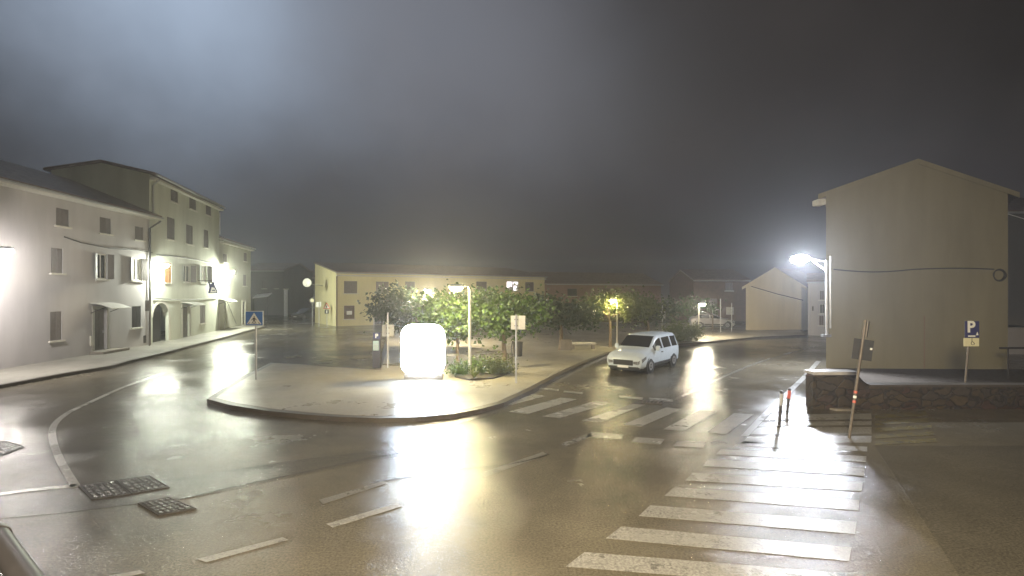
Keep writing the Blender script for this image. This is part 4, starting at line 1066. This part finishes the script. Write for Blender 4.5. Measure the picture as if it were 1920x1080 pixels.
# drain covers
def cover(pxs, label, grid=True):
    q = flat(pxs, 0.0); c = sum(q, Vector()) / 4
    r = thing('drain_cover', label, 'drain cover', c)
    mb = MB(); qi = [p + (c - p) * 0.06 for p in q]
    for i in range(4):
        a, b = i, (i + 1) % 4
        mb.prism([q[a] + Vector((0, 0, .001)), q[b] + Vector((0, 0, .001)), qi[b] + Vector((0, 0, .001)), qi[a] + Vector((0, 0, .001))], (0, 0, .02))
    part(r, mb, 'frame', M['iron'])
    mb = MB(); qj = [p + (c - p) * 0.08 for p in q]
    mb.prism([p + Vector((0, 0, .001)) for p in qj], (0, 0, .009)); n = 9
    for k in range(n):
        for (e0, e1, e2, e3) in (((0, 1, 3, 2)), ((0, 3, 1, 2))):
            t0, t1 = (k + .25) / n, (k + .75) / n
            a = qj[e0].lerp(qj[e1], t0); b = qj[e0].lerp(qj[e1], t1); c_ = qj[e2].lerp(qj[e3], t1); d = qj[e2].lerp(qj[e3], t0)
            zo = Vector((0, 0, .0105 if e1 == 1 else .0108)); mb.prism([a + zo, b + zo, c_ + zo, d + zo], (0, 0, .006 if e1 == 1 else .0065))
    part(r, mb, 'grille', M['iron'])
    qk = [p + (c - p) * 0.09 for p in q]
    for k, (pa, pb, pc_, pd) in enumerate(((0, 1, 3, 2),)):
        rb_ = MB()
        for i in range(5):
            for j in range(5):
                u0, u1, v0, v1 = (i + .2) / 5, (i + .8) / 5, (j + .2) / 5, (j + .8) / 5
                def bl_(u, v): return qk[0].lerp(qk[1], u).lerp(qk[3].lerp(qk[2], u), v) + Vector((0, 0, .0175))
                rb_.prism([bl_(u0, v0), bl_(u1, v0), bl_(u1, v1), bl_(u0, v1)], (0, 0, .006))
        part(r, rb_, 'tread_studs', M['wetiron'])
cover([(147, 912), (215, 902), (246, 928), (172, 938)], 'left half of the double iron drain cover by the curved line')
cover([(217, 901.5), (281, 893), (318, 915), (248, 927.5)], 'right half of the double iron drain cover by the curved line')
cover([(258, 945), (315, 933), (368, 955), (297, 968)], 'single iron cover in front of the double drain cover')
cover([(-30, 830), (10, 828), (47, 839), (2, 855)], 'iron cover cut by the left edge of the picture')
cover([(1204, 751), (1246, 753), (1241, 758), (1202, 756)], 'iron cover lying on the dashes beyond the far zebra crossing')

# metal tube beside the viewer
tb = thing('metal_tube', 'grey metal tube with a ringed cap at the lower left corner', 'pipe', A(20, 1040, 2.6))
p0, p1 = A(-16, 992, 2.9), A(150, 1230, 1.9)
d = (p1 - p0).normalized()
mb = MB(); mb.tube([p0 + d * .16, p1], 0.054, 20); part(tb, mb, 'tube', M['tubegrey'], smooth=True)
mb = MB(); mb.tube([p0 + d * .1, p0 + d * .16], 0.06, 20); part(tb, mb, 'collar', M['darkmetal'], smooth=True)
mb = MB(); mb.tube([p0, p0 + d * .03, p0 + d * .1], [.04, .05, .052], 20); part(tb, mb, 'cap', M['tubegrey'], smooth=True)
mb = MB(); mb.tube([p0 - d * .004, p0 - d * .001], [.046, .046], 20); part(tb, mb, 'end_ring', M['signwhite'])

# ------------------------------------------------------------------ vehicles
def lerp_st(st, x):
    for i in range(len(st) - 1):
        if st[i][0] <= x <= st[i + 1][0]:
            t = (x - st[i][0]) / (st[i + 1][0] - st[i][0]); return [a + (b - a) * t for a, b in zip(st[i], st[i + 1])]
    return list(st[-1])
def section(s):
    x, zb, zl, zt, wb, wl, wt = s
    half = [(wb * .85, zb), (wb, zb + .1), (max(wb, wl) + .01, zb + (zl - zb) * .55), (wl, zl), (wt + .03, zt - .07), (wt - .03, zt - .02), (wt * .5, zt + .01)]
    return [(x, y, z) for y, z in half] + [(x, -y, z) for y, z in reversed(half)]
def vehicle(name, label, cat, st, loc, rz, m, wheels, wr, glass, group=None):
    L = st[-1][0]; root = thing(name, label, cat, loc, rz, group)
    xs = sorted({round(s[0], 3) for s in st} | {round(L * k / 24, 3) for k in range(25)})
    sec = [section(lerp_st(st, x)) for x in xs]; n = len(sec[0]); mb = MB()
    v = [(x - L / 2, y, z) for s in sec for x, y, z in s]; f = []
    for i in range(len(sec) - 1):
        for k in range(n): f.append((i * n + k, i * n + (k + 1) % n, (i + 1) * n + (k + 1) % n, (i + 1) * n + k))
    f += [tuple(range(n)), tuple((len(sec) - 1) * n + k for k in range(n - 1, -1, -1))]
    mb.add(v, f); mb.build('body', m, root, smooth=True)
    def panel(x0, x1, a, b, off, nm, mat_, side, na=0.08, nb=0.85):
        q = MB(); k = 6; rows = []
        for i in range(k + 1):
            s = section(lerp_st(st, x0 + (x1 - x0) * i / k)); p, r = Vector(s[a]), Vector(s[b])
            lo, hi = p.lerp(r, na), p.lerp(r, nb)
            if side < 0: lo.y *= -1; hi.y *= -1
            o = Vector((0, side * off, off * .3)); rows.append((lo + o - Vector((L / 2, 0, 0)), hi + o - Vector((L / 2, 0, 0))))
        for i in range(k): q.quad(rows[i][0], rows[i + 1][0], rows[i + 1][1], rows[i][1])
        return q.build(nm, mat_, root)
    for sd in (1, -1):
        for (x0, x1) in glass['side']: panel(x0, x1, 3, 4, .012, 'side_window', M['glass'], sd)
    def topglass(x0, x1, nm):
        q = MB(); rows = []
        for i in range(7):
            s = lerp_st(st, x0 + (x1 - x0) * i / 6); w = s[6] - .03
            rows.append([(s[0] - L / 2 - .012, y, s[3] + .012 + .012 * (1 - (y / w) ** 2)) for y in [w * (-1 + j / 3) for j in range(7)]])
        for i in range(6):
            for j in range(6): q.quad(rows[i][j], rows[i][j + 1], rows[i + 1][j + 1], rows[i + 1][j])
        return q.build(nm, M['glass'], root, smooth=True)
    topglass(*glass['wind'], 'windscreen')
    if glass.get('rear'): topglass(*glass['rear'], 'rear_window')
    s0 = lerp_st(st, 0.05)
    ub = MB(); ub.box(-L / 2 + .25, L / 2 - .2, -.74, .74, .13, .34); ub.build('underbody', M['blackplastic'], root)  # dark box added to deepen the shade under the vehicle
    gr = MB(); gr.box(-L / 2 - .02, -L / 2 + .08, -.47, .47, s0[1] + .11, s0[1] + .34); gr.build('grille', M['blackplastic'], root, bevel=.01)
    pt = MB(); pt.box(-L / 2 - .035, -L / 2 - .021, -.26, .26, s0[1] + .0, s0[1] + .1); pt.build('number_plate', M['plate'], root)
    bu = MB(); bu.box(-L / 2 - .03, -L / 2 + .2, -.72, .72, s0[1] - .06, s0[1] + .05); bu.build('bumper', M['blackplastic'], root, bevel=.03)
    for sd in (1, -1):
        s = section(lerp_st(st, .16)); p = Vector(s[3])
        hl = MB(); s2 = section(lerp_st(st, .02)); p2 = Vector(s2[3]); s3 = section(lerp_st(st, .45)); p3 = Vector(s3[3])
        a = [Vector((q.x - L / 2 - .015, sd * (q.y + .012), q.z + dz)) for q, dz in ((p2, -.04), (p, -.03), (p3, -.02), (p3, -.13), (p, -.2), (p2, -.17))]
        hl.add(a, [(0, 1, 4, 5), (1, 2, 3, 4)]); xf = -L / 2 - .018; hl.add([(xf, sd * .49, p2.z - .05), (xf, sd * (p2.y + .01), p2.z - .03), (xf, sd * (p2.y + .01), p2.z - .18), (xf, sd * .49, p2.z - .15)], [(0, 1, 2, 3)]); hl.build('headlight', M['headlight'], root)
        s = lerp_st(st, glass['mirror']); mi = MB(); mi.box(s[0] - L / 2 - .06, s[0] - L / 2 + .08, sd * (s[5] + .02), sd * (s[5] + .2), s[2] + .02, s[2] + .24); mi.build('mirror', M['blackplastic'] if cat != 'van' else m, root, bevel=.03)
        hd = MB(); s = lerp_st(st, glass['handle']); hd.box(s[0] - L / 2, s[0] - L / 2 + .16, sd * (s[5] + .002), sd * (s[5] + .03), s[2] - .13, s[2] - .09); hd.build('door_handle', M['blackplastic'], root)
        cl_ = MB(); cl_.box(wheels[0] - L / 2 + wr + .12, wheels[1] - L / 2 - wr - .12, sd * (s[4] + .012), sd * (s[4] + .035), .32, .42); cl_.build('side_trim', M['blackplastic'], root)
        for wx in wheels:
            w_ = lerp_st(st, wx)[4]
            arc = MB(); arc.lathe([(wr + .09, sd * (w_ - .1)), (wr + .09, sd * (w_ + .022))], (wx - L / 2, 0, wr), 22, 'y'); arc.build('wheel_arch', M['blackplastic'], root)
            wh = MB(); wh.lathe([(wr * .6, sd * (w_ - .14)), (wr, sd * (w_ - .12)), (wr, sd * (w_ + .03)), (wr * .92, sd * (w_ + .045)), (wr * .6, sd * (w_ + .04))], (wx - L / 2, 0, wr), 22, 'y')
            wo = wh.build('wheel', M['rubber'], root, smooth=True)
            ri = MB(); ri.lathe([(wr * .62, sd * (w_ + .03)), (wr * .6, sd * (w_ + .05)), (wr * .2, sd * (w_ + .035)), (.04, sd * (w_ + .05))], (wx - L / 2, 0, wr), 16, 'y'); ri.build('rim', M['rim'], wo)
    return root
van_st = [(0.0, .34, .66, .74, .60, .66, .50), (.10, .24, .76, .88, .78, .82, .70), (.4, .22, .88, 1.02, .86, .89, .78), (.95, .22, .99, 1.13, .89, .91, .77), (1.12, .22, 1.02, 1.2, .89, .91, .75),
          (1.75, .22, 1.06, 1.70, .89, .91, .69), (2.1, .22, 1.06, 1.82, .89, .91, .68), (3.3, .22, 1.06, 1.85, .89, .91, .68), (4.1, .22, 1.06, 1.82, .89, .91, .67), (4.32, .26, 1.05, 1.74, .87, .89, .64), (4.4, .38, 1.0, 1.5, .8, .84, .6)]
van_st = [(a, b * .95, c * .90, d * .89, e, f_, g_) for a, b, c, d, e, f_, g_ in van_st]
vehicle('white_van', 'white compact van parked on the road facing the viewer', 'van', van_st, (6.25, 25.3, 0.008), math.atan2(.79, .61), M['vanwhite'], (.88, 3.62), .32,
        dict(side=((1.35, 2.25), (2.4, 3.3), (3.45, 4.1)), wind=(1.16, 1.86), mirror=1.45, handle=2.1))
car_st = [(0, .36, .6, .66, .6, .64, .5), (.12, .24, .68, .76, .76, .78, .66), (.5, .2, .78, .88, .83, .84, .74), (1.1, .2, .88, .98, .84, .86, .74), (1.25, .2, .9, 1.02, .84, .86, .72),
          (1.95, .2, .92, 1.38, .84, .86, .60), (2.4, .2, .92, 1.45, .84, .86, .58), (3.2, .2, .93, 1.42, .84, .86, .57), (3.75, .22, .92, 1.08, .83, .84, .62), (4.0, .26, .88, .98, .78, .8, .66), (4.1, .36, .8, .86, .7, .72, .6)]
cg = dict(side=((1.5, 2.3), (2.4, 3.3)), wind=(1.3, 2.0), rear=(3.28, 3.7), mirror=1.55, handle=2.2)
b = G(1341, 616, KZ)
vehicle('parked_car', 'silver car parked side on behind the plaza at the right', 'car', car_st, (b.x, b.y + 1.0, 0.14), R(172), M['silver'], (.75, 3.3), .31, cg)
b = G(563, 599)
vehicle('parked_car', 'dark car half seen down the street left of the yellow gable', 'car', car_st, (b.x, b.y + 2, 0.008), R(70), M['blackcar'], (.75, 3.3), .31, cg)

# ------------------------------------------------------------------ trees and plants
def leaf_at(mb, p, sz, rng, droop=0.5):
    d = Vector((rng.gauss(0, 1), rng.gauss(0, 1), rng.gauss(0, .6) - droop)).normalized()
    s = d.cross(Vector((rng.gauss(0, 1), rng.gauss(0, 1), rng.gauss(0, 1)))).normalized()
    up = d.cross(s); L = sz * rng.uniform(.7, 1.35); w = L * .36
    tip = p + d * L - up * L * .12; m1 = p + d * L * .45
    mb.add([p, m1 + s * w + up * w * .3, tip, m1 - s * w + up * w * .3], [(0, 1, 2), (0, 2, 3)])
def crown_mb(c, rad, n, sz, seed, clumps=34, spread=.42, droop=.5, hollow=.35):
    rng = random.Random(seed); mb = MB(); cl = []
    while len(cl) < clumps:
        q = Vector((rng.uniform(-1, 1), rng.uniform(-1, 1), rng.uniform(-1, 1)))
        if hollow < q.length < 1.0: cl.append((Vector((q.x * rad[0], q.y * rad[1], q.z * rad[2])), rng.uniform(.5, 1.3)))
    per = n // clumps
    for q, k in cl:
        for _ in range(int(per * k)):
            g_ = Vector((rng.gauss(0, 1), rng.gauss(0, 1), rng.gauss(0, .75))) * spread * k
            leaf_at(mb, Vector(c) + q + g_, sz, rng, droop)
    return mb
def tree(label, base, ztrunk, c, rad, n, sz, m, seed, tr=.11, group='broad leaved trees on the square', lean=0.0):
    root = thing('plane_tree' if False else 'broadleaf_tree', label, 'tree', base, 0, group)
    rng = random.Random(seed * 3 + 1); mb = MB(); b = Vector(base)
    top = Vector((b.x + lean, b.y, ztrunk))
    mb.tube([b, b + Vector((0.01, 0, .12)), b.lerp(top, .5) + Vector((rng.gauss(0, .03), 0, 0)), top], [tr * 1.35, tr * 1.05, tr * .9, tr * .8], 10)
    for k in range(6):
        a = 2 * math.pi * k / 6 + rng.uniform(-.4, .4)
        e = Vector(c) + Vector((math.cos(a) * rad[0] * .75, math.sin(a) * rad[1] * .75, rng.uniform(-.2, .6) * rad[2]))
        m_ = top.lerp(e, .45) + Vector((0, 0, .18)); mb.tube([top - Vector((0, 0, .05)), m_, e], [tr * .55, tr * .35, tr * .12], 6)
    part(root, mb, 'trunk', M['bark'], smooth=True)
    cm = crown_mb(c, rad, n, sz, seed); part(root, cm, 'crown', m)
    return root
def tbase(px, py): return G(px, py, KZ)
t = tbase(946, 681); tree('leafy tree with its trunk just left of the double sign pole', t, 2.0, (t.x - .25, t.y, 2.6), (1.75, 1.5, .75), 4200, .21, M['leaf'], 11, .12)
t = tbase(858, 686); tree('lit leafy tree right behind the lamp post and display', t, 1.9, (t.x - .15, t.y, 2.55), (1.3, 1.1, .72), 4200, .21, M['leaf'], 12, .09)
t = tbase(782, 655); tree('dark leafy tree behind the left part of the display', t, 2.1, (t.x - .6, t.y, 2.75), (2.1, 1.8, .85), 4600, .22, M['leaf_dark'], 13, .11)
t = tbase(1051, 656); tree('dark tree beside the squat concrete block', t, 1.9, (t.x - .1, t.y, 2.45), (2.2, 1.8, .7), 3300, .22, M['leaf_dark'], 14, .12)
t = tbase(1144, 651); tree('tree with a lamp in its crown behind the white van', t, 2.0, (t.x + .7, t.y + .4, 2.75), (2.5, 1.8, .6), 3300, .22, M['leaf_yellow'], 15, .1)
t = tbase(1215, 634); tree('far low tree between the white van and the round bush', t, 1.7, (t.x + .3, t.y, 2.4), (2.0, 1.6, .6), 2000, .24, M['leaf_dark'], 16, .1)
t = tbase(1336, 618); tree('small tree under the bright lamp over the silver car', t, 1.5, (t.x - .1, t.y + 3.5, 2.0), (1.5, 1.2, .8), 1800, .24, M['leaf'], 17, .08)

def shrub(label, base, rad, n, sz, m, seed, name='shrub', droop=-.2, group=None):
    c = (base.x, base.y, base.z + rad[2] * .75)
    root = thing(name, label, 'shrub', base, 0, group)
    cm = crown_mb(c, rad, n, sz, seed, 22, .16 + .12 * rad[0], droop, .2); cm.v = [(x, y, max(z, base.z + .02)) for x, y, z in cm.v]
    part(root, cm, 'foliage', m)
    mb = MB(); rng = random.Random(seed)
    for k in range(5):
        a = rng.uniform(0, 6.3); mb.tube([base, (base.x + math.cos(a) * rad[0] * .5, base.y + math.sin(a) * rad[1] * .5, base.z + rad[2] * 1.1)], [.02, .008], 5)
    part(root, mb, 'stems', M['bark'])
bed = [G(x, y, KZ) for x, y in ((852, 708), (880, 714), (925, 711), (958, 700), (962, 690), (930, 684), (880, 688), (856, 697))]
mb = MB(); mb.prism([Vector((p.x, p.y, KZ + .002)) for p in bed], (0, 0, .07)); te = MB(); te.prism([(9.9, 16.9, 0), (24, 16.9, 0), (24, 24.85, 0), (14.6, 25.2, 0), (12.2, 20.4, 0)], (0, 0, .006)); struct('gravel_yard', te, M['gravel'])  # te: dark sheet added so the corner lamp does not whiten the yard
struct('planting_bed', mb, M['soil'])
shrub('rounded green shrub at the right end of the planted bed', G(937, 699, KZ + .07), (.55, .4, .26), 1500, .1, M['leaf_yellow'], 31)
shrub('pale green shrub behind the lamp post in the planted bed', G(902, 697, KZ + .07), (.5, .4, .24), 1300, .1, M['leaf'], 32)
shrub('low shrub left of the lamp post in the planted bed', G(864, 701, KZ + .07), (.4, .35, .2), 1000, .1, M['leaf'], 33)
shrub('round clipped bush at the plaza edge behind the white van', G(1280, 639, KZ), (1.15, .9, .62), 3200, .13, M['leaf_yellow'], 34, 'round_bush')
b = G(889, 709, KZ + .07)
sp = thing('spiky_plant', 'spiky leaved plant at the foot of the lamp post', 'plant', b)
mb = MB(); rng = random.Random(5)
for k in range(26):
    a = rng.uniform(0, 6.3); L = rng.uniform(.3, .5); e = Vector((math.cos(a) * L * .7, math.sin(a) * L * .7, L * rng.uniform(.5, 1)))
    s = Vector((-math.sin(a), math.cos(a), 0)) * .022
    mb.add([b - s, b + s, b + e * .6 + s * .8 + Vector((0, 0, .05)), b + e, b + e * .6 - s * .8 + Vector((0, 0, .05))], [(0, 1, 2, 3, 4)])
part(sp, mb, 'blades', M['leaf_yellow'])

# ------------------------------------------------------------------ haze: drizzle lit by the lamps
hz = MB(); hz.box(-172, 172, -27, 192, -1.3, 14.5)
hm = bpy.data.materials.new('haze'); hm.use_nodes = True
t = hm.node_tree; t.nodes.clear()
o_ = t.nodes.new('ShaderNodeOutputMaterial'); pv_ = t.nodes.new('ShaderNodeVolumePrincipled')
pv_.inputs['Density'].default_value = 0.0021; pv_.inputs['Color'].default_value = (0.95, 0.96, 1.0, 1); pv_.inputs['Anisotropy'].default_value = 0.72
t.links.new(pv_.outputs[0], o_.inputs['Volume'])
ho = hz.build('haze', hm); tag(ho, kind='stuff')
